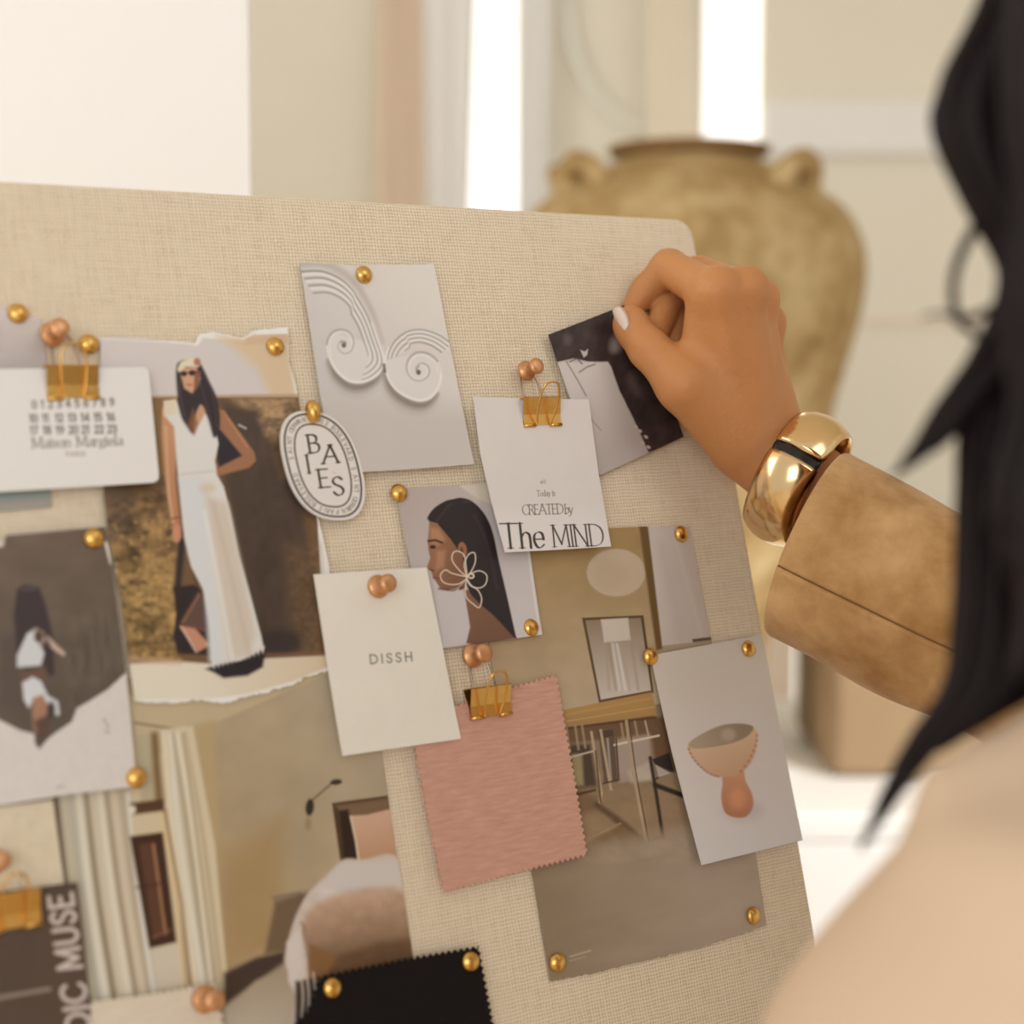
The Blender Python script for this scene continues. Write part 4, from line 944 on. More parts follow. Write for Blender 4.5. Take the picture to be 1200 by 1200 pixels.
# oval label
def oval_pts(e1, e2, c, n=56, ex=2.45):
    out = []
    for i in range(n):
        t = 2*math.pi*i/n; a, b = math.cos(t), math.sin(t)
        a = math.copysign(abs(a)**(2/ex), a); b = math.copysign(abs(b)**(2/ex), b)
        out.append((c[0]+e1[0]*a+e2[0]*b, c[1]+e1[1]*a+e2[1]*b))
    return out
OC = (378.5, 545.5); E1 = np.array([45.5, 3.0]); E2 = np.array([15.0, 64.0])
poly = oval_pts(E1, E2, OC); d = 0.0062
p = Paint(poly, d, res=6500, base=(206, 193, 176)); ink = (50, 42, 36)
def ring(k, wd, col, soft=.6, a=1): 
    q = oval_pts(E1*k[0], E2*k[1], OC); p.line(q+[q[0]], wd, col, soft, a)
ring((.905, .935), 2.3, (62, 54, 46)); ring((.66, .755), 2.0, (74, 64, 56))
# fine lettering that runs round the band
pth = oval_pts(E1*.785, E2*.845, OC, 120); words = 'SAINT GERMAIN PARIS BOULEVARD SAINT GERMAIN PARIS BOULEVARD'
for i, ch in enumerate(words):
    k = int(i*120/len(words)); a_ = np.array(pth[k % 120]); b_ = np.array(pth[(k+1) % 120]); t_ = (b_-a_)/np.linalg.norm(b_-a_); nrm = np.array([t_[1], -t_[0]])
    p.text(ch, tuple(a_-nrm*2.4), tuple(t_*4.6), tuple(nrm*4.8), (134, 120, 108), .95, soft=.6)
for ch, o_, w_ in (('B', (362.3, 531), 20.5), ('A', (378.8, 543.3), 20.5), ('I', (361.5, 554.5), 14), ('E', (374.8, 571.5), 22), ('S', (391.3, 580.6), 23)):
    p.text(ch, o_, (w_, -w_*.08), (-3.4 if ch != 'A' else -1.2, -21.0), ink, 2.9, serif=True, soft=.5)
sheet('oval_label', poly, d, 0.0014, p.material('oval_label', .7, bump=.5), 'oval white label with double black ring and scattered black capitals', 'label', paint=p)

# DISSH card
poly = [(368, 673), (500, 665), (521, 770), (539, 866), (401, 886), (383, 770)]; d = 0.0060
p = Paint(poly, d, res=4200, base=(210, 197, 175)); p.noise(poly, .02, 20, 20, 51)
p.text('DISSH', (434.0, 777.8), (11.0, -.75), (-1.0, -10.2), (116, 106, 92), 1.7, gap=.42, soft=.55)
sheet('name_card', poly, d, 0.0010, p.material('ivory_card', .6), 'blank ivory card with five small grey capitals, under a copper push pin', 'card', paint=p, bend=curl(0.0, 0.6, z0=.0))

# hand-held photo first, then the MIND card over it
poly = [(643, 392), (742, 354), (772, 440), (801, 512), (705, 557), (690, 500), (664, 450)]; d = 0.0050
poly = [(643, 392), (742, 354), (775, 440), (801, 512), (703, 557), (672, 478)]
p = Paint(poly, d, res=5200, base=(182, 168, 155))
p.poly([(640, 390), (800, 330), (830, 510), (700, 565)], (190, 176, 162), soft=1, col2=(164, 148, 134), p0=(690, 440), p1=(740, 510))
p.poly([(638, 392), (745, 350), (830, 510), (805, 514), (775, 528), (760, 530), (752, 512), (742, 490), (726, 458), (716, 430), (712, 424), (690, 424), (672, 420), (646, 426)], (54, 42, 38), soft=1.2)
p.noise([(640, 392), (745, 350), (830, 510), (760, 530), (712, 424), (646, 426)], .5, 9, 14, 61, rot=.5, soft=2)
p.ell(722, 402, 7, 12, (150, 134, 120), soft=6, a=.7, rot=.4); p.ell(665, 398, 5, 7, (90, 76, 66), soft=4, a=.7); p.ell(742, 450, 5, 14, (92, 78, 68), soft=6, a=.6, rot=-.4)
p.poly([(680, 410), (685, 412), (689, 409), (688, 416), (684, 419)], (180, 164, 150), soft=1)
for q in ((750, 505), (757, 512), (753, 519), (760, 524), (745, 500)): p.ell(q[0], q[1], 2.6, 1.6, (176, 160, 144), soft=1, rot=.6)
p.line([(664, 424), (676, 444), (687, 464)], 1.3, (112, 96, 82), .8, .9); p.line([(679, 436), (688, 430), (697, 427)], 1.6, (104, 88, 74), .9, .9); p.line([(690, 484), (695, 494), (704, 504)], 1.1, (124, 108, 94), .8, .8); p.line([(668, 424), (676, 420), (682, 426)], 1.5, (88, 72, 60), .9)
sheet('handheld_photo', poly, d, 0.0005, p.material('handheld_photo', .35), 'photo print with black top and side, pinched by the hand', 'print', paint=p, bend=lambda x, z: 0.0035*max(0, (x+z)/0.05)**2)
poly = [(555, 465), (622, 467), (690, 468), (702, 560), (714, 641), (650, 645), (590, 648), (576, 590), (563, 530)]; d = 0.0085
p = Paint(poly, d, res=6500, base=(202, 189, 174)); p.noise(poly, .02, 20, 20, 52)
p.poly([(560, 600), (720, 600), (720, 660), (560, 660)], (208, 196, 182), soft=14, a=.7)
p.text('CREATED', (611.5, 603.6), (9.4, -.25), (-.7, -11.6), (110, 98, 86), 1.25, serif=True, gap=.0, soft=.5)
p.text('by', (661, 602.4), (9.6, -.2), (-.7, -11), (110, 98, 86), 1.2, serif=True, gap=.0, soft=.5)
p.text('Today is', (628.5, 581.6), (5.3, -.1), (-.4, -6.5), (132, 120, 108), .9, serif=True, gap=.06, soft=.55)
p.text('all', (633, 566.5), (5, -.1), (-.3, -4), (146, 134, 122), .8, gap=.2, soft=.6)
p.text('The', (586.5, 643.2), (26, -.5), (-2.3, -29), (62, 54, 46), 3.2, serif=True, gap=.06, soft=.5, thin=.28)
p.text('MIND', (646.5, 641.6), (20.6, -.5), (-2.5, -25.5), (66, 58, 50), 2.0, serif=True, gap=.06, soft=.5, thin=.3)
sheet('quote_card', poly, d, 0.0006, p.material('quote_card', .6), 'white card with tall serif lettering along its bottom, hung from gold clip', 'card', paint=p, bend=curl(0.0, 0.5, z0=.02))

# ------------------------------------------------------------------ cloth swatches with pinked edges
def cloth_mat(name, c1, c2, pitch=0.0009): return weave_mat(name, c1, c2, pitch, 0.6, 0.5, 0.9)
def ribbed(name, col, dk):
    N = NT(name); b = N.b; b.inputs['Roughness'].default_value = .9; b.inputs['Specular IOR Level'].default_value = .15; b.inputs['Sheen Weight'].default_value = .03
    tc = N.n('ShaderNodeTexCoord'); mp = N.n('ShaderNodeMapping'); mp.inputs['Scale'].default_value = (90, 1, 620); mp.inputs['Rotation'].default_value = (0, -.10, 0)
    N.l(tc.outputs['Object'], mp.inputs[0]); ns = N.n('ShaderNodeTexNoise', i_Scale=1.0, i_Detail=4.0); N.l(mp.outputs[0], ns.inputs['Vector'])
    mx = N.n('ShaderNodeMix', data_type='RGBA'); mx.inputs[6].default_value = alb4(dk); mx.inputs[7].default_value = alb4(col)
    N.l(ns.outputs['Fac'], mx.inputs[0]); N.l(mx.outputs[2], b.inputs['Base Color'])
    bp = N.n('ShaderNodeBump', i_Strength=.5, i_Distance=.0005); N.l(ns.outputs['Fac'], bp.inputs['Height']); N.l(bp.outputs['Normal'], b.inputs['Normal'])
    return N.m
M_PINK = ribbed('dusty_pink_cloth', (200, 152, 128), (164, 116, 92)); M_BLK = ribbed('black_cloth', (28, 20, 17), (18, 13, 11)); M_CRM = ribbed('cream_cloth', (206, 188, 160), (188, 168, 140))
M_EDGE = mat('cut_cloth_edge', (214, 178, 152), .9)
def swatch(pts, d, m, label, seed=0, bend=None):
    uv = pinked(pts, d)
    o, c = sheet('fabric_swatch', pts, d, 0.0009, m, label, 'fabric swatch', 'pinked fabric swatches', uvpoly=uv, bend=bend)
    return o
swatch([(484, 874), (520, 832), (560, 815), (653, 789), (672, 895), (690, 1003), (604, 1025), (519, 1048), (500, 960)], 0.0050, M_PINK, 'dusty pink fabric swatch with zigzag edges hanging from gold clip')
swatch([(373, 1144), (430, 1132), (490, 1120), (562, 1108), (572, 1160), (582, 1215), (592, 1285), (340, 1300), (345, 1200), (362, 1180)], 0.0052, M_BLK, 'black fabric swatch with zigzag edges at the bottom')
swatch([(104, 1172), (180, 1162), (256, 1149), (263, 1200), (272, 1280), (108, 1290)], 0.0056, M_CRM, 'cream fabric swatch with zigzag edges at the bottom left')

# ------------------------------------------------------------------ brass tacks
R_T = 0.0044
TV, TF = lathe([(0.0030, 0.0002), (0.0044, 0.0), (R_T, 0.0006), (0.0041, 0.0012), (0.0034, 0.0019), (0.0024, 0.00245), (0.0012, 0.0028), (0.0003, 0.0029)], 24)
ME_TACK = mesh_from('dome', TV, TF, M_BRASS, True)
V, Fc = lathe([(0.0004, 0.0003), (0.0004, -0.0085), (0.0001, -0.0100)], 8); ME_NEEDLE = mesh_from('needle', V, Fc, M_STEEL, True)
def on_board(x, y, d, tilt=0, roll=0):
    u, v = px2uv(x, y, d+0.0015); return Matrix.Translation(bpoint(u, v, d)) @ RB @ Matrix.Rotation(roll, 4, 'Z') @ Matrix.Rotation(tilt, 4, 'X')
tacks = [(22, 366, .0017, 'brass tack at the far left in the torn grey paper'),
 (105, 402, .0020, 'brass tack right beside the coppery pin above the number card'),
 (324, 405, .0030, 'brass tack in top right corner of the white dress page'),
 (428, 321, .0030, 'brass tack at the top of the plaster scroll photo'),
 (111, 630, .0047, 'brass tack in top right corner of the dark crouching portrait'),
 (161, 911, .0047, 'brass tack at lower right corner of the crouching portrait paper'),
 (469, 577, .0031, 'brass tack at top left corner of the earring portrait'),
 (624, 735, .0031, 'brass tack at bottom right corner of the earring portrait'),
 (800, 625, .0017, 'brass tack at the top right corner of the dining room page'),
 (764, 769, .0035, 'brass tack at top left corner of the clay bowl photo'),
 (879, 760, .0035, 'brass tack at top right corner of the clay bowl photo'),
 (885, 1073, .0017, 'brass tack at bottom right corner of the dining room page'),
 (655, 1128, .0017, 'brass tack at bottom left corner of the dining room page'),
 (391, 1158, .0057, 'brass tack in upper left part of the black swatch'),
 (553, 1127, .0057, 'brass tack in top right corner of the black swatch')]
rt = random.Random(4)
for x, y, d, lab in tacks:
    o = empty('thumbtack', on_board(x, y, d, rt.uniform(-.08, .08), rt.uniform(-.1, .1)), lab, 'thumbtack', 'brass thumbtacks')
    link('dome', ME_TACK, o); link('needle', ME_NEEDLE, o)
# small brass stud clasping the top of the oval label
V1, F1 = lathe([(0.0001, -.0010), (0.0026, -.0008), (0.0034, 0.0), (0.0036, 0.0012), (0.0032, 0.0030), (0.0024, 0.0042), (0.0010, 0.0048)], 18)
V1 = [Vector((v.x, v.y, v.z*1.55)) for v in V1]
ME_STUD = mesh_from('stud_head', V1, F1, M_BRASS, True)
o = empty('brass_stud', on_board(367, 482, .0064), 'elongated brass stud through the top of the oval label', 'thumbtack'); link('stud_head', ME_STUD, o); link('needle', ME_NEEDLE, o)

# ------------------------------------------------------------------ copper push pins (spools)
V, Fc = lathe([(0.0050, 0.0), (0.0055, 0.0006), (0.0054, 0.0014), (0.0046, 0.0022), (0.0030, 0.0030), (0.0026, 0.0050), (0.0028, 0.0078), (0.0038, 0.0090), (0.0043, 0.0100), (0.0042, 0.0110), (0.0032, 0.0118), (0.0012, 0.0120)], 24)
ME_SPOOL = mesh_from('spool', V, Fc, M_COPPER, True)
def push_pin(x, y, d, label, tilt=0, s=1.0):
    o = empty('push_pin', on_board(x, y, d, tilt), label, 'push pin', 'copper push pins'); link('spool', ME_SPOOL, o, Matrix.Scale(s, 4)); link('needle', ME_NEEDLE, o); return o
push_pin(444, 687, .0062, 'copper push pin near the top of the ivory card')
push_pin(618, 434, .0050, 'copper push pin carrying the clip of the tall-lettered white card', s=.95)
push_pin(555, 768, .0045, 'copper push pin holding the clip above the pink swatch', s=1.05)
push_pin(62, 391, .0042, 'copper push pin above the clip of the number card')
push_pin(241, 1171, .0062, 'copper push pin in the cream swatch corner', s=1.05)
push_pin(-4, 1009, .0036, 'copper push pin in blank cream paper, cut by left picture edge', s=.85)

# ------------------------------------------------------------------ gold binder clips
def binder_clip(x, y, d, label, front_up=True, w_=0.0225, roll=0.0, fr=1.15, bk=0.06, wire_open=0.5):
    """(x, y): middle of the spine; d: how far the clamped sheet stands off the board"""
    u, v = px2uv(x, y, d); M = Matrix.Translation(bpoint(u, v, d)) @ RB @ Matrix.Rotation(roll, 4, 'Y')
    o = empty('binder_clip', M, label, 'binder clip', 'gold binder clips'); hw = w_/2; H_ = 0.0132; ty = 0.0038
    bm = bmesh.new(); t = 0.0004
    prof = [(-.0003, -H_), (-.0010, -H_*.6), (-ty, 0.0), (-ty*.8, .0007), (ty*.8, .0007), (ty, 0.0), (.0010, -H_*.6), (.0003, -H_)]
    outer = prof; inner = [(-.00005, -H_), (-.0006, -H_*.6), (-ty+t*1.2, -.0003), (-ty*.7, .0002), (ty*.7, .0002), (ty-t*1.2, -.0003), (.0006, -H_*.6), (.00005, -H_)]
    rows = []
    for xx in (-hw, -hw*.45, hw*.45, hw):
        rows.append(([bm.verts.new((xx, a, b)) for a, b in outer], [bm.verts.new((xx, a, b)) for a, b in inner]))
    for (o1, i1), (o2, i2) in zip(rows[:-1], rows[1:]):
        for k in range(7):
            bm.faces.new((o1[k], o2[k], o2[k+1], o1[k+1])); bm.faces.new((i1[k], i1[k+1], i2[k+1], i2[k]))
        bm.faces.new((o1[0], i1[0], i2[0], o2[0])); bm.faces.new((o1[7], o2[7], i2[7], i1[7]))
    for (oo, ii) in (rows[0], rows[-1]):
        for k in range(7): bm.faces.new((oo[k], oo[k+1], ii[k+1], ii[k]))
    bmesh.ops.recalc_face_normals(bm, faces=bm.faces)
    link('clip_body', bm_mesh('clip_body', bm, M_BRASS, False), o)
    # rolled lips that hold the wires, split in two by the centre gap
    for sx in (-1, 1):
        for sy in (-1, 1):
            V, Fc = tube([(sx*hw, sy*.0006-.0002*0, -H_-.0002), (sx*hw*.42, sy*.0006, -H_-.0002)], .0009, 10)
            link('rolled_lip', mesh_from('rolled_lip', V, Fc, M_BRASS, True), o)
    def handle(ang, sy):
        k_ = 1.35 if sy > 0 else 1.0
        pts = [(hw*.40, 0, 0), (hw*.46, 0, .006), (hw*.50, 0, .013), (hw*.42, 0, .0195), (hw*.22, 0, .0225), (-hw*.22, 0, .0225), (-hw*.42, 0, .0195), (-hw*.50, 0, .013), (-hw*.46, 0, .006), (-hw*.40, 0, 0)]
        pts = [(-hw*.85, 0, 0)]+[tuple(q) for q in reversed(pts)]+[(hw*.85, 0, 0)]
        V, Fc = tube([(a, b, c*k_) for a, b, c in smooth_path(pts, 4)], .00055, 8)
        R = Matrix.Translation((0, sy*.0010, -H_-.0001)) @ Matrix.Rotation(ang, 4, 'X')
        link('wire_handle', mesh_from('wire_handle', V, Fc, M_STEEL if sy > 0 else M_BRASS, True), o, R)
    handle(bk, 1); handle(fr, -1)
    return o
binder_clip(631, 468, 0.0088, 'gold binder clip gripping the tall-lettered white card', fr=.62, bk=-.20)
binder_clip(571, 806, 0.0072, 'gold binder clip gripping the pink fabric swatch', fr=.55, bk=-.15)
binder_clip(82, 431, 0.0078, 'gold binder clip gripping the white number card', fr=.30, bk=-.18)
binder_clip(12, 1048, 0.0062, 'gold binder clip at left picture edge on the dark brown card', w_=.022, fr=.4, bk=-.12)

# ------------------------------------------------------------------ the person: implicit body, meshed as one skin
def c2w(P):
    P = np.asarray(P, float); R = np.array([cR[:], cD[:], cF[:]])
    return P @ R + np.array(CAM[:])
def cp(x, y, z): return np.array([(x-600)/F*z, (y-600)/F*z, z])
def sd_cone(Gx, a, b, ra, rb):
    a = np.asarray(a, np.float32); b = np.asarray(b, np.float32); d = b-a; L = float(d.dot(d))+1e-12
    px, py, pz = Gx[0]-a[0], Gx[1]-a[1], Gx[2]-a[2]
    t = np.clip((px*d[0]+py*d[1]+pz*d[2])/L, 0, 1)
    return np.sqrt((px-t*d[0])**2+(py-t*d[1])**2+(pz-t*d[2])**2)-(ra+(rb-ra)*t)
def sd_ell(Gx, c, r, R=None):
    p = np.stack(np.broadcast_arrays(Gx[0]-c[0], Gx[1]-c[1], Gx[2]-c[2]))
    if R is not None: p = np.tensordot(np.asarray(R, np.float32), p, 1)
    k = np.sqrt(sum((p[i]/r[i])**2 for i in range(3))); return (k-1)*min(r)
def smin(a, b, k):
    h = np.clip(0.5+0.5*(b-a)/k, 0, 1); return b*(1-h)+a*h-k*h*(1-h)
def grid(lo, hi, h):
    ax = [np.arange(lo[i], hi[i], h, dtype=np.float32) for i in range(3)]
    return np.meshgrid(*ax, indexing='ij', sparse=True), ax
def surface_nets(f, ax):
    s = f < 0; nx, ny, nz = f.shape
    X, Y, Z = ax; h = float(X[1]-X[0])
    cnt = np.zeros((nx-1, ny-1, nz-1), np.int8)
    for i in (0, 1):
        for j in (0, 1):
            for k in (0, 1): cnt += s[i:nx-1+i, j:ny-1+j, k:nz-1+k]
    act = (cnt > 0) & (cnt < 8); I = np.argwhere(act); idx = -np.ones(act.shape, np.int64); idx[act] = np.arange(len(I))
    acc = np.zeros((len(I), 3)); n = np.zeros(len(I))
    cor = [(i, j, k) for i in (0, 1) for j in (0, 1) for k in (0, 1)]
    for a in cor:
        for b in cor:
            if sum(abs(a[q]-b[q]) for q in range(3)) != 1 or a > b: continue
            fa = f[I[:, 0]+a[0], I[:, 1]+a[1], I[:, 2]+a[2]]; fb = f[I[:, 0]+b[0], I[:, 1]+b[1], I[:, 2]+b[2]]
            m = (fa < 0) != (fb < 0); t = np.where(m, fa/(fa-fb+1e-20), 0)
            for q in range(3): acc[:, q] += np.where(m, a[q]+(b[q]-a[q])*t, 0)
            n += m
    V = (I+acc/n[:, None])*h+np.array([X[0], Y[0], Z[0]]); Q = []
    for d in range(3):
        e = (d+1) % 3; g = (d+2) % 3
        sl0 = [slice(None)]*3; sl1 = [slice(None)]*3; sl0[d] = slice(0, -1); sl1[d] = slice(1, None)
        a_, b_ = s[tuple(sl0)], s[tuple(sl1)]; E = np.argwhere(a_ != b_)
        E = E[(E[:, e] > 0) & (E[:, g] > 0) & (E[:, e] < act.shape[e]) & (E[:, g] < act.shape[g])]
        sg = a_[E[:, 0], E[:, 1], E[:, 2]]
        def c(de, dg):
            q = E.copy(); q[:, e] -= de; q[:, g] -= dg; return idx[q[:, 0], q[:, 1], q[:, 2]]
        quad_ = np.stack([c(1, 1), c(0, 1), c(0, 0), c(1, 0)], 1); quad_[~sg] = quad_[~sg][:, ::-1]
        Q.append(quad_)
    Q = np.concatenate(Q); return V, Q[(Q >= 0).all(1)]
def np_mesh(name, V, Q, m):
    me = bpy.data.meshes.new(name); me.vertices.add(len(V)); me.vertices.foreach_set('co', np.asarray(V, np.float32).ravel())
    me.loops.add(len(Q)*4); me.loops.foreach_set('vertex_index', Q.astype(np.int32).ravel())
    me.polygons.add(len(Q)); me.polygons.foreach_set('loop_start', np.arange(0, len(Q)*4, 4, dtype=np.int32))
    me.update(calc_edges=True); me.validate(); me.polygons.foreach_set('use_smooth', [True]*len(me.polygons)); me.materials.append(m); me.update(); return me
def relax(V, Q, it=2, lam=.5):
    n = len(V)
    for _ in range(it):
        acc = np.zeros_like(V); c = np.zeros(n)
        for a, b in ((0, 1), (1, 2), (2, 3), (3, 0)):
            for p_, q_ in ((a, b), (b, a)):
                np.add.at(acc, Q[:, p_], V[Q[:, q_]]); np.add.at(c, Q[:, p_], 1)
        V = V+(acc/c[:, None]-V)*lam
    return V

# --- hand joints (picture position, depth)
wr = cp(893, 524, .897); fa1 = cp(948, 572, .884); elbow = cp(1400, 838, .80)
HJ = dict(
 i=[cp(838, 344, .868), cp(784, 314, .902), cp(757, 340, .908), cp(738, 366, .9025)],
 m=[cp(871, 343, .874), cp(819, 322, .912), cp(785, 352, .913), cp(770, 388, .898)],
 r=[cp(884, 354, .897), cp(833, 356, .928), cp(796, 380, .914), cp(787, 412, .902)],
 l=[cp(893, 382, .922), cp(856, 400, .936), cp(826, 418, .920), cp(820, 440, .915)])
HR = dict(i=(.0115, .0098, .0079, .0060), m=(.0115, .0098, .0082, .0070), r=(.0108, .0094, .0078, .0066), l=(.0096, .0082, .0068, .0058))
def hand_sdf(Gx):
    base = {'i': cp(868, 500, .888), 'm': cp(884, 500, .890), 'r': cp(898, 494, .900), 'l': cp(906, 490, .910)}
    palm = sd_cone(Gx, wr, fa1, .0200, .0215)
    for k in 'imrl': palm = smin(palm, sd_cone(Gx, base[k], HJ[k][0], .0135, HR[k][0]*.94), .012)
    th = [cp(864, 516, .889), cp(801, 451, .874), cp(760, 408, .882), cp(738, 379, .8870)]
    palm = smin(palm, sd_cone(Gx, th[0], th[1], .0165, .0138), .010)
    palm = smin(palm, sd_cone(Gx, cp(858, 470, .890), cp(820, 440, .885), .014, .012), .012)       # first web
    palm = smin(palm, sd_cone(Gx, cp(816, 430, .882), cp(822, 368, .876), .0095, .0085), .008)
    palm = smin(palm, sd_cone(Gx, wr, fa1, .0203, .0190), .010); palm = smin(palm, sd_cone(Gx, fa1, cp(1080, 700, .850), .0190, .024), .010)
    thumb = smin(sd_cone(Gx, th[1], th[2], .0130, .0104), sd_cone(Gx, th[2], th[3], .0106, .0084), .004)
    thumb = smin(thumb, sd_ell(Gx, cp(741, 384, .8865), (.0092, .0105, .0090)), .004)
    palm = smin(palm, thumb, .006)
    fing = None
    for k in 'imrl':
        J, R = HJ[k], HR[k]
        f = sd_cone(Gx, J[0], J[1], R[0], R[1])
        f = smin(f, sd_cone(Gx, J[1], J[2], R[1], R[2]), .003); f = smin(f, sd_cone(Gx, J[2], J[3], R[2]*1.0, R[3]), .003)
        kn = J[0]+np.array([.002, -.002, -.0022]); f = smin(f, sd_ell(Gx, kn, (.0105, .0105, .0105)), .006)
        fing = f if fing is None else smin(fing, f, .0014)
    out = smin(palm, fing, .006)
    # tendons: low ridges along the back of the hand
    for k, wv in (('i', .0030), ('m', .0032), ('r', .0026)):
        a = base[k]*.55+HJ[k][0]*.45; n_ = np.array([.0, .0, -.0100]); out = smin(out, sd_cone(Gx, a+n_*.95, HJ[k][0]+n_*.9, .0022, .0030), .006)
    return out
Gx, ax = grid((.02, -.165, .845), (.215, .065, .965), .0012)
V1, Q1 = surface_nets(hand_sdf(Gx), ax); V1 = relax(V1, Q1, 3, .5)

# --- body (seated, seen from behind on the right of the picture)
LS = np.array([.158, .170, .475]); RS = np.array([.395, .015, .56]); NB = np.array([.275, .045, .515]); HC = np.array([.275, -.155, .515])
PEL = np.array([.33, .60, .36]); CH = (LS+RS)/2+np.array([.01, .11, -.01])
fd = np.array([-.42, .12, .90]); fd /= np.linalg.norm(fd); upv = np.array([0, -1, .0]); upv = upv-fd*upv.dot(fd); upv /= np.linalg.norm(upv); rt_ = np.cross(fd, upv)
RH = np.stack([rt_, -upv, fd])          # head frame rows: side, down, forward
KL = PEL+np.array([-.28, -.02, .36]); KR = PEL+np.array([-.12, -.02, .42]); 
LE = LS+np.array([.03, .275, -.03]); LW = LE+np.array([.02, .055, .20])
def body_sdf(Gx, off=0.0, part='all'):
    if part == 'all':
        hd = sd_ell(Gx, HC, (.072, .100, .090), RH)
        hd = smin(hd, sd_ell(Gx, HC+RH[1]*.055+RH[2]*.035, (.050, .058, .055), RH), .03)
        hd = smin(hd, sd_ell(Gx, HC+RH[1]*.095+RH[2]*.072, (.020, .016, .018), RH), .02)      # chin
        hd = smin(hd, sd_cone(Gx, HC+RH[1]*.0+RH[2]*.090, HC+RH[1]*.038+RH[2]*.108, .006, .011), .010)   # nose
        hd = smin(hd, sd_ell(Gx, HC+RH[1]*.066+RH[2]*.088, (.024, .007, .008), RH), .006)     # lips
        for s_ in (-1, 1):
            eye = sd_ell(Gx, HC+RH[0]*.031*s_+RH[1]*.010+RH[2]*.093, (.016, .010, .010), RH); hd = np.maximum(hd, -eye)
            hd = smin(hd, sd_ell(Gx, HC+RH[0]*.031*s_+RH[1]*.010+RH[2]*.080, (.012, .012, .012), RH), .002)
            hd = smin(hd, sd_ell(Gx, HC+RH[0]*.074*s_+RH[1]*.012-RH[2]*.004, (.008, .030, .018), RH), .006)
        neck = sd_cone(Gx, NB+np.array([0, .03, 0]), HC+RH[1]*.05-RH[2]*.02, .052, .048)
        b = smin(hd, neck, .02)
    t = sd_cone(Gx, CH+np.array([0, -.02, 0]), PEL+np.array([0, -.18, .05]), .112, .098)
    t = smin(t, sd_cone(Gx, PEL+np.array([-.06, -.02, -.03]), PEL+np.array([.07, -.02, .04]), .115, .115), .08)
    t = smin(t, sd_cone(Gx, LS*.75+CH*.25, RS*.75+CH*.25, .075, .070), .06)
    t = smin(t, sd_cone(Gx, LS, NB, .070, .055), .05); t = smin(t, sd_cone(Gx, RS, NB, .062, .052), .05)
    t = smin(t, sd_cone(Gx, LS, LE, .064, .048), .04)
    if part != 'top': t = smin(t, sd_cone(Gx, LE, LW, .040, .026), .02)
    else: t = smin(t, sd_cone(Gx, LE, LE*.25+LW*.75, .044, .036), .02)
    if part == 'all':
        t = smin(t, sd_cone(Gx, RS, elbow, .050, .040), .03); t = smin(t, sd_cone(Gx, elbow, cp(1080, 705, .846), .038, .024), .02); t = smin(t, sd_cone(Gx, cp(1080, 705, .846), cp(1048, 672, .856), .024, .021), .02)
        t = smin(t, sd_ell(Gx, LW+np.array([-.01, .015, .05]), (.030, .018, .045)), .02)
        for k in range(4):
            a0 = LW+np.array([-.030+.018*k, .012, .075]); t = smin(t, sd_cone(Gx, a0, a0+np.array([-.004, .012, .045-.008*abs(k-1.4)]), .0085, .0065), .008)
        t = smin(t, sd_cone(Gx, LW+np.array([.02, .015, .03]), LW+np.array([.04, .022, .075]), .010, .008), .01)
        for K, s_ in ((KL, -1), (KR, 1)):
            hp = PEL+np.array([.06*s_, 0, .05*s_]); t = smin(t, sd_cone(Gx, hp, K, .085, .058), .05)
            A = K+np.array([.0, .40, .0]); t = smin(t, sd_cone(Gx, K, A, .055, .036), .03)
            t = smin(t, sd_cone(Gx, A+np.array([0, .035, 0]), A+np.array([-.08, .04, .13]), .032, .026), .02)
        return smin(b, t, .03)-off
    return t-off
M_SKIN = mat('warm_skin', (176, 116, 66), rough=.48, noise=.12, nscale=22, bump=.35, bscale=420, spec=.4, sss=.12)
_t = M_SKIN.node_tree; _b = _t.nodes['Principled BSDF']; _tc = _t.nodes.new('ShaderNodeTexCoord'); _v = _t.nodes.new('ShaderNodeTexVoronoi'); _v.feature = 'DISTANCE_TO_EDGE'; _v.inputs['Scale'].default_value = 620
_mp = _t.nodes.new('ShaderNodeMapping'); _mp.inputs['Scale'].default_value = (1, .55, .8); _t.links.new(_tc.outputs['Object'], _mp.inputs[0]); _t.links.new(_mp.outputs[0], _v.inputs['Vector'])
_p = _t.nodes.new('ShaderNodeBump'); _p.inputs['Strength'].default_value = .35; _p.inputs['Distance'].default_value = .0004; _t.links.new(_v.outputs['Distance'], _p.inputs['Height'])
_o = [n for n in _t.nodes if n.type == 'BUMP' and n != _p][0]; _t.links.new(_o.outputs['Normal'], _p.inputs['Normal']); _t.links.new(_p.outputs['Normal'], _b.inputs['Normal'])
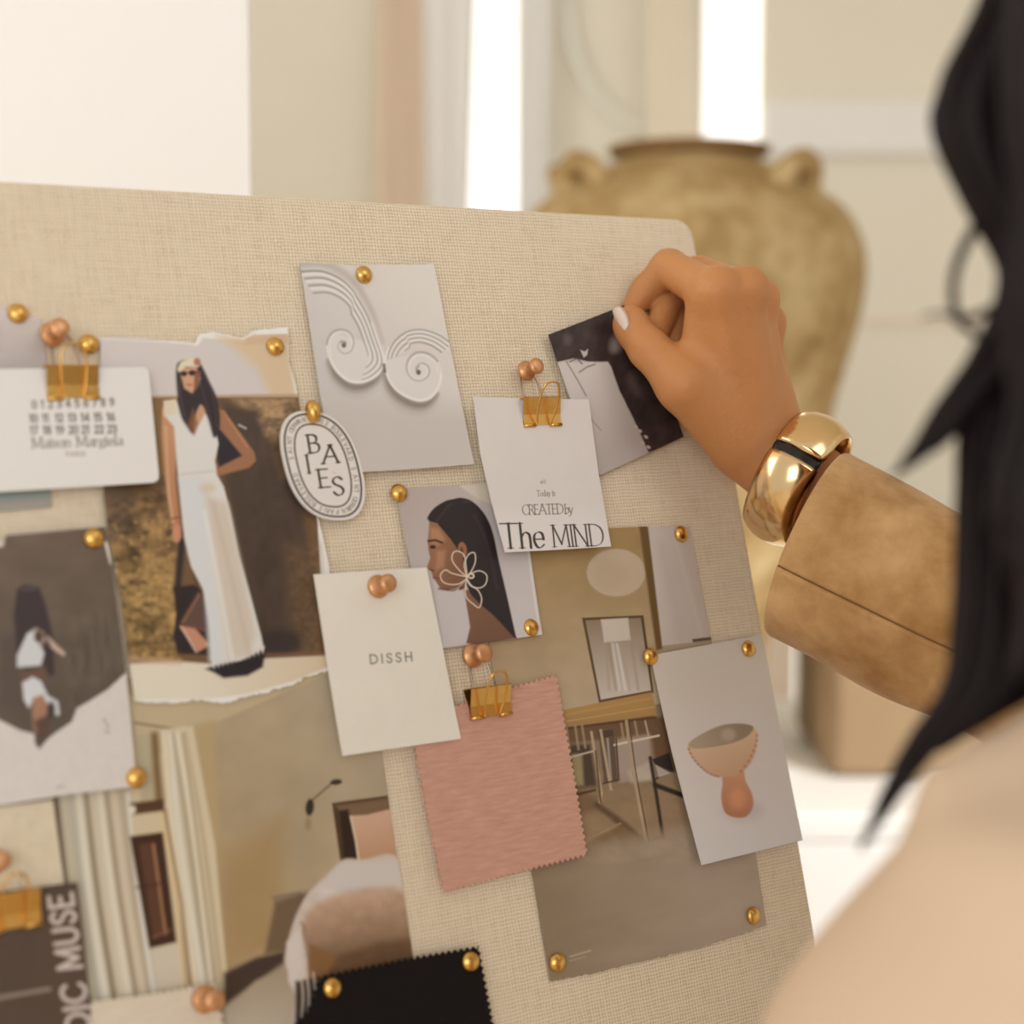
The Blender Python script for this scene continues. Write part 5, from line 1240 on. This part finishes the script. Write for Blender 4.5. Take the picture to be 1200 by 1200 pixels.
# faint creases over the joints add to the grain of the skin
Gx, ax = grid((-.10, -.30, .20), (.60, 1.20, 1.0), .0075)
fb = body_sdf(Gx)
V2, Q2 = surface_nets(fb, ax); V2 = relax(V2, Q2, 2)
Vb = c2w(np.concatenate([V1, V2])); Qb = np.concatenate([Q1, Q2+len(V1)])
pel_w = c2w(PEL[None])[0]
person = empty('person', Matrix.Translation((pel_w[0], pel_w[1], 0)), 'person with long dark wavy hair in cream top and suede sleeve, pinching the photo print', 'person')
def pchild(name, me, parent=None):
    o = link(name, me, parent or person); o.matrix_parent_inverse = Matrix.Identity(4)
    if parent is None: o.matrix_local = person.matrix_world.inverted()
    return o
pchild('body', np_mesh('body', Vb, Qb, M_SKIN))
M_NAIL = mat('pale_nail', (206, 180, 156), rough=.35, coat=.15)
def patch(c, a, b, cdir, la, lb, bow, n=8):
    """small curved plate"""
    V = []; a = np.array(a, float); a /= np.linalg.norm(a); b = np.array(b, float); b -= a*a.dot(b); b /= np.linalg.norm(b); nn = np.cross(a, b)
    if nn.dot(cdir) < 0: nn = -nn
    for k, off_ in ((0, 0), (1, -.0006)):
        for i in range(n+1):
            for j in range(n+1):
                u, v = 2*i/n-1, 2*j/n-1; uu = u*math.sqrt(1-.42*v*v); vv = v*math.sqrt(1-.42*u*u)
                V.append(c+a*la*uu+b*lb*vv+nn*(bow*(1-vv*vv)*1.0+off_-.0004*uu*uu))
    m = (n+1)**2; Fc = []
    for i in range(n):
        for j in range(n):
            q = i*(n+1)+j; Fc.append((q, q+1, q+n+2, q+n+1)); Fc.append((m+q, m+q+n+1, m+q+n+2, m+q+1))
    rim = [i*(n+1) for i in range(n+1)]+[n*(n+1)+j for j in range(1, n+1)]+[i*(n+1)+n for i in range(n-1, -1, -1)]+[j for j in range(n-1, 0, -1)]
    for x, y in zip(rim, rim[1:]+rim[:1]): Fc.append((x, x+m, y+m, y))
    W = c2w(np.array(V)); return mesh_from('fingernail', [Vector(w_) for w_ in W], Fc, M_NAIL, True)
pchild('fingernail', patch(cp(728, 373, .8798), np.array([-.35, -.80, .15]), np.array([-.55, .40, .75]), np.array([-.7, -.1, -.6]), .0070, .0042, .0018))

# --- sleeve: a suede tube with hem, seam and soft folds, frame rows: near (towards camera), down
M_SUEDE = mat('tan_suede', (170, 126, 76), rough=.95, noise=.0, sheen=.25, spec=.1)
N = NT('tan_suede'); M_SUEDE = N.m; N.b.inputs['Roughness'].default_value = .95; N.b.inputs['Specular IOR Level'].default_value = .1; N.b.inputs['Sheen Weight'].default_value = .2
tc = N.n('ShaderNodeTexCoord'); n1 = N.n('ShaderNodeTexNoise', i_Scale=30.0, i_Detail=6.0, i_Roughness=.6, i_Distortion=.15); N.l(tc.outputs['Object'], n1.inputs['Vector'])
cr = N.n('ShaderNodeValToRGB'); e = cr.color_ramp.elements; e[0].position = .30; e[0].color = alb4((150, 106, 56)); e[1].position = .70; e[1].color = alb4((196, 152, 100)); N.l(n1.outputs['Fac'], cr.inputs[0]); N.l(cr.outputs[0], N.b.inputs['Base Color'])
n2 = N.n('ShaderNodeTexNoise', i_Scale=900.0, i_Detail=3.0); N.l(tc.outputs['Object'], n2.inputs['Vector']); n3 = N.n('ShaderNodeTexNoise', i_Scale=45.0, i_Detail=4.0); N.l(tc.outputs['Object'], n3.inputs['Vector'])
bp = N.n('ShaderNodeBump', i_Strength=.35, i_Distance=.0006); N.l(n2.outputs['Fac'], bp.inputs['Height']); bp2 = N.n('ShaderNodeBump', i_Strength=.5, i_Distance=.002); N.l(n3.outputs['Fac'], bp2.inputs['Height']); N.l(bp.outputs['Normal'], bp2.inputs['Normal']); N.l(bp2.outputs['Normal'], N.b.inputs['Normal'])
axp = smooth_path([cp(946, 640, .868), cp(1010, 672, .856), cp(1110, 722, .838), cp(1240, 785, .816), cp(1400, 840, .80), (cp(1400, 840, .80)*.5+RS*.5)+np.array([.01, .01, 0]), RS+np.array([0, 0, 0])], 12)
axp = np.array(axp); nA = len(axp); seg = 128; rng = np.random.RandomState(3)
cum = np.concatenate([[0], np.cumsum(np.linalg.norm(np.diff(axp, axis=0), axis=1))])
def frame(i):
    t = axp[min(nA-1, i+1)]-axp[max(0, i-1)]; t /= np.linalg.norm(t)
    nr = np.array([0, 0, -1.0]); nr -= t*nr.dot(t); nr /= np.linalg.norm(nr); dn = np.cross(t, nr)
    if dn[1] < 0: dn = -dn
    return t, nr, dn
SEAM = .36
def srad(s_, th):
    r = np.interp(s_, [0, .02, .10, .25, .40, .55], [.0505, .0500, .0470, .053, .062, .066])
    w = .0010*math.sin(3*th+s_*30)+.0012*math.sin(2*th-s_*55+1)*min(1, s_*12)+.0012*math.sin(5*th+s_*70+2)*min(1, s_*8)
    dth = (th-SEAM+math.pi) % (2*math.pi)-math.pi
    g = -.0013*math.exp(-(dth/.016)**2)+.0006*math.exp(-((dth-.05)/.035)**2)
    return r+w+g
V = []; rows = []
angs = np.sort(np.concatenate([np.linspace(-math.pi, math.pi, seg-12, endpoint=False), SEAM+np.linspace(-.05, .05, 12)])); seg = len(angs)
def addring(i, inset=0.0, shift=0.0):
    t, nr, dn = frame(i); k = len(V)
    for th in angs:
        r = srad(cum[i], th)-inset; r2 = r*(1+.03*math.cos(2*th+1.2)*0)
        V.append(axp[i]+(nr*math.cos(th)+dn*math.sin(th))*r2+t*(shift+.004*math.sin(th*1.0+.5)))
    rows.append(k)
for ins, sh in ((.0045, .02), (.0040, .004), (.0036, .0008), (.0022, -.0006), (.0006, 0)): addring(0, ins, sh)
for i in range(1, nA): addring(i)
Fc = []
for a_, b_ in zip(rows[:-1], rows[1:]):
    for k in range(seg): l = (k+1) % seg; Fc.append((a_+k, b_+k, b_+l, a_+l))
Fc.append(tuple(rows[-1]+k for k in range(seg)))
slv = pchild('suede_sleeve', mesh_from('suede_sleeve', [Vector(v) for v in c2w(np.array(V))], Fc, M_SUEDE, True))
M_SEAM = mat('seam_thread', (104, 70, 34), rough=.9)
sp = []
for i in range(0, nA):
    t, nr, dn = frame(i); sp.append(Vector(c2w((axp[i]+(nr*math.cos(SEAM)+dn*math.sin(SEAM))*(srad(cum[i], SEAM)+.0001)+t*(.004*math.sin(SEAM+.5)))[None])[0]))
Vt, Ft = tube(sp, .00042, 6); sm_ = link('seam', mesh_from('seam', Vt, Ft, M_SEAM, True), slv)

# --- cream top and trousers
M_TOP = mat('cream_knit', (192, 161, 129), rough=.9, noise=.04, nscale=20, bump=.4, bscale=300, L=[.78, .70, .60])
Gx, ax = grid((0, -.06, .22), (.58, .66, .82), .0075)
ft = body_sdf(Gx, .009, 'top') - .0035*np.sin(Gx[1]*62+Gx[0]*38+2.2*np.sin(Gx[0]*26)) - .002*np.sin(Gx[1]*30-Gx[0]*75+1); ft = smin(ft, sd_cone(Gx, cp(1108, 935, .492), cp(1340, 850, .505), .0115, .020), .010); ft = smin(ft, sd_cone(Gx, cp(1100, 1010, .470), cp(1300, 1060, .42), .006, .012), .02)
V3, Q3 = surface_nets(ft, ax); V3 = relax(V3, Q3, 3)
pchild('cream_top', np_mesh('cream_top', c2w(V3), Q3, M_TOP))
M_TROU = mat('stone_trousers', (150, 132, 108), rough=.9)
Gx, ax = grid((-.10, .36, .14), (.58, 1.12, 1.0), .0085)
tr = None
for K, s_ in ((KL, -1), (KR, 1)):
    hp = PEL+np.array([.06*s_, 0, .05*s_]); a_ = sd_cone(Gx, hp, K, .104, .071); a_ = smin(a_, sd_cone(Gx, K, K+np.array([0, .36, 0]), .066, .056), .03)
    tr = a_ if tr is None else smin(tr, a_, .03)
tr = smin(tr, sd_cone(Gx, PEL+np.array([-.06, -.02, -.03]), PEL+np.array([.07, -.02, .04]), .130, .130), .08); tr = smin(tr, sd_cone(Gx, PEL+np.array([0, -.10, .03]), PEL+np.array([0, -.01, .0]), .112, .118), .06)
V4, Q4 = surface_nets(tr, ax); V4 = relax(V4, Q4, 2); pchild('trousers', np_mesh('trousers', c2w(V4), Q4, M_TROU))

# --- hair: wavy locks, each a core with loose strands around it
M_HAIR = mat('dark_brown_hair', (26, 17, 16), rough=.55, noise=.35, nscale=60, spec=.2)
HV = []; HF = []
def add_tube(pts, rad, seg_=6):
    global HV, HF
    V, Fc = tube(pts, rad, seg_); k = len(HV); HV += V; HF += [tuple(i+k for i in f) for f in Fc]
hr_ = random.Random(11)
def lock(pts, rad, strands=26, spread=1.1, sub=5):
    """pts: points in metres (camera frame); rad: radii in metres"""
    P = np.array(smooth_path(pts, sub)); R = np.interp(np.linspace(0, 1, len(P)), np.linspace(0, 1, len(rad)), rad)
    W = c2w(P); add_tube([Vector(x) for x in W], list(R*.9), 10)
    for s_ in range(strands):
        a0 = hr_.uniform(0, 6.28); q0 = hr_.uniform(.6, 1.0)*spread; tw = hr_.uniform(-1.5, 1.5); off = []
        n = len(W); cut_ = hr_.randint(int(n*.8), n)
        for i in range(cut_):
            an = a0+tw*i/n; r = R[i]*q0; off.append(Vector((W[i][0]+r*math.cos(an), W[i][1]+r*math.sin(an)*.8, W[i][2]+.3*r*math.sin(an*2))))
        rr_ = [max(.0003, R[i]*.16+.0003) for i in range(cut_)]; add_tube(off, rr_, 4)
def plk(p, z, r, strands=26, zs=None):
    n = len(p); zz = zs or [z]*n; pts = [cp(x, y, zz[i]) for i, (x, y) in enumerate(p)]; lock(pts, [q*z/F for q in r], strands)
top_ = HC+np.array([0, -.10, 0])
def tpx(P): return (P[0]/P[2]*F+600, P[1]/P[2]*F+600)
plk([(1560, -300), (1370, -290), (1250, -150), (1190, 15), (1150, 100), (1142, 150), (1172, 225), (1214, 318), (1180, 412), (1122, 478), (1082, 525), (1046, 558)], .50, [30, 36, 40, 40, 42, 40, 38, 36, 34, 24, 13, 2], 40)
plk([(1600, -280), (1420, -260), (1290, -120), (1225, 30), (1195, 120), (1205, 200), (1232, 305), (1212, 400), (1168, 490), (1160, 570), (1160, 660), (1155, 740), (1138, 808), (1085, 868), (1050, 920), (1028, 960), (1008, 996)], .505, [30, 36, 40, 40, 40, 38, 34, 36, 36, 34, 36, 36, 30, 18, 12, 7, 2], 40)
plk([(1174, 228), (1138, 275), (1118, 325), (1122, 372), (1150, 396)], .50, [6, 5, 4, 4, 5], 8)
plk([(1420, -240), (1300, -100), (1250, 60), (1250, 250), (1262, 400), (1240, 540), (1222, 650), (1204, 735), (1166, 800), (1112, 850), (1074, 896), (1046, 940)], .515, [34, 38, 40, 40, 40, 40, 38, 34, 24, 14, 7, 2], 40)
plk([(1440, -200), (1340, -60), (1300, 100), (1290, 300), (1280, 480), (1262, 620), (1240, 720), (1205, 790), (1150, 838), (1100, 880)], .52, [34, 38, 40, 40, 40, 38, 34, 26, 14, 3], 30)
plk([(1170, 360), (1135, 372), (1100, 368), (1080, 372)], .50, [7, 5, 3, 1], 5)
for i in range(16):
    x0 = 1212+i*32; w1 = hr_.uniform(-18, 18); w2 = hr_.uniform(-22, 22); z_ = .47+hr_.uniform(-.02, .035)
    yb = 760-i*8+hr_.uniform(-30, 60)
    plk([(1650+w1, -330), (1430+i*22, -310-i*4), (x0+40, -170), (x0+10+w1, -20), (x0+w2, 120), (x0+18+w1, 240), (x0-8+w2, 360), (x0+12, 470), (x0-16+w1, 590), (x0-6+w2, 700), (x0-24, yb)], z_, [24, 34, 40, 42, 42, 40, 40, 38, 36, 26, 5], 16)
# crown: locks that run from the parting over the skull
for i in range(22):
    a_ = -1.9+3.8*i/21
    for s_ in (0,):
        d0 = RH[0]*math.sin(a_)+(-RH[2])*math.cos(a_)*.95
        pts = [HC-RH[1]*.112+RH[2]*.03, HC-RH[1]*.100+d0*.035, HC-RH[1]*.060+d0*.080, HC+d0*.098, HC+RH[1]*.07+d0*.100, HC+RH[1]*.17+d0*(.105), HC+RH[1]*.27+d0*(.110), HC+RH[1]*(.36+hr_.uniform(-.03, .03))+d0*.112]
        lock(pts, [.010, .016, .020, .020, .019, .017, .013, .004], 10)
me = mesh_from('hair', HV, HF, M_HAIR, True); pchild('hair', me)

# --- gold cuff bracelet on the wrist
t_, nr_, dn_ = np.array([.82, .46, -.34]), None, None
t_ = t_/np.linalg.norm(t_); nr_ = np.array([0, 0, -1.0]); nr_ -= t_*nr_.dot(t_); nr_ /= np.linalg.norm(nr_); dn_ = np.cross(t_, nr_); dn_ = dn_ if dn_[1] > 0 else -dn_
bc = cp(935, 562, .882); bcw = Vector(c2w(bc[None])[0])
Rw = np.array([cR[:], cD[:], cF[:]]); tw_, nw_, dw_ = Vector(t_ @ Rw), Vector(nr_ @ Rw), Vector(dn_ @ Rw)
MB = Matrix((nw_, dw_, tw_)).transposed().to_4x4()      # x near, y down, z along the arm
if MB.to_3x3().determinant() < 0: MB = Matrix((nw_, dw_, -tw_)).transposed().to_4x4()
MB = Matrix.Translation(bcw) @ MB
M_GOLD = mat('polished_gold', (0, 0, 0), .17, 1.0); setcol(M_GOLD, (.86, .60, .30), (.94, .68, .38))
for n_ in M_GOLD.node_tree.nodes:
    if n_.type == 'TEX_NOISE': n_.inputs['Scale'].default_value = 40
M_ENAMEL = mat('black_enamel', (26, 18, 12), .3)
brc = empty('gold_cuff_bracelet', MB, 'wide polished gold hinged cuff bracelet on the wrist at the sleeve hem', 'bracelet')
HWB = .0135
prof = [(.0305, -HWB), (.0318, -HWB-.0004), (.0338, -HWB*.82), (.0358, -HWB*.45), (.0366, 0), (.0358, HWB*.45), (.0338, HWB*.82), (.0318, HWB+.0004), (.0305, HWB), (.0322, HWB*.6), (.0334, 0), (.0322, -HWB*.6)]
prof2 = prof
def arc(a0, a1, n, pr, name, m, parent):
    V = []; Fc = []; k = len(pr)
    for i in range(n+1):
        a = a0+(a1-a0)*i/n
        e_ = 1-.04*math.exp(-min(i, n-i)/1.2)
        for r, z in pr: V.append(Vector((r*math.cos(a), r*math.sin(a), z*e_)))
    for i in range(n):
        for j in range(k): l = (j+1) % k; Fc.append((i*k+j, i*k+l, (i+1)*k+l, (i+1)*k+j))
    Fc.append(tuple(range(k-1, -1, -1))); Fc.append(tuple(n*k+j for j in range(k)))
    me = mesh_from(name, V, Fc, m, True); return link(name, me, parent)
g0 = -.24                                 # slot sits a little above the nearest point
arc(g0+.085, g0-.065+math.pi*1.0, 48, prof, 'cuff_half', M_GOLD, brc)
arc(g0+.02+math.pi, g0-.085+2*math.pi, 48, prof, 'cuff_half', M_GOLD, brc)
pin = [(r*.965 if r > .031 else r+.0006, z*.96) for r, z in prof]
arc(g0-.095, g0+.095, 4, [(max(.031, r-.0022) if r > .032 else r+.0004, z*.95) for r, z in prof], 'hinge', M_ENAMEL, brc)

# stool under the person
stp = empty('stool', Matrix.Translation((pel_w[0], pel_w[1], 0)), 'round wooden stool under the seated person', 'stool')
SH = pel_w[2]-.158
V, Fc = lathe([(.16, SH-.04), (.175, SH-.03), (.178, SH-.012), (.165, SH), (.01, SH)], 32, 'z'); link('seat', mesh_from('seat', V, Fc, M_OAK, True), stp)
for k in range(4):
    a_ = math.pi/4+k*math.pi/2; V, Fc = tube([(.12*math.cos(a_), .12*math.sin(a_), SH-.035), (.17*math.cos(a_), .17*math.sin(a_), 0)], [.016, .012], 12); link('leg', mesh_from('leg', V, Fc, M_OAK, True), stp)
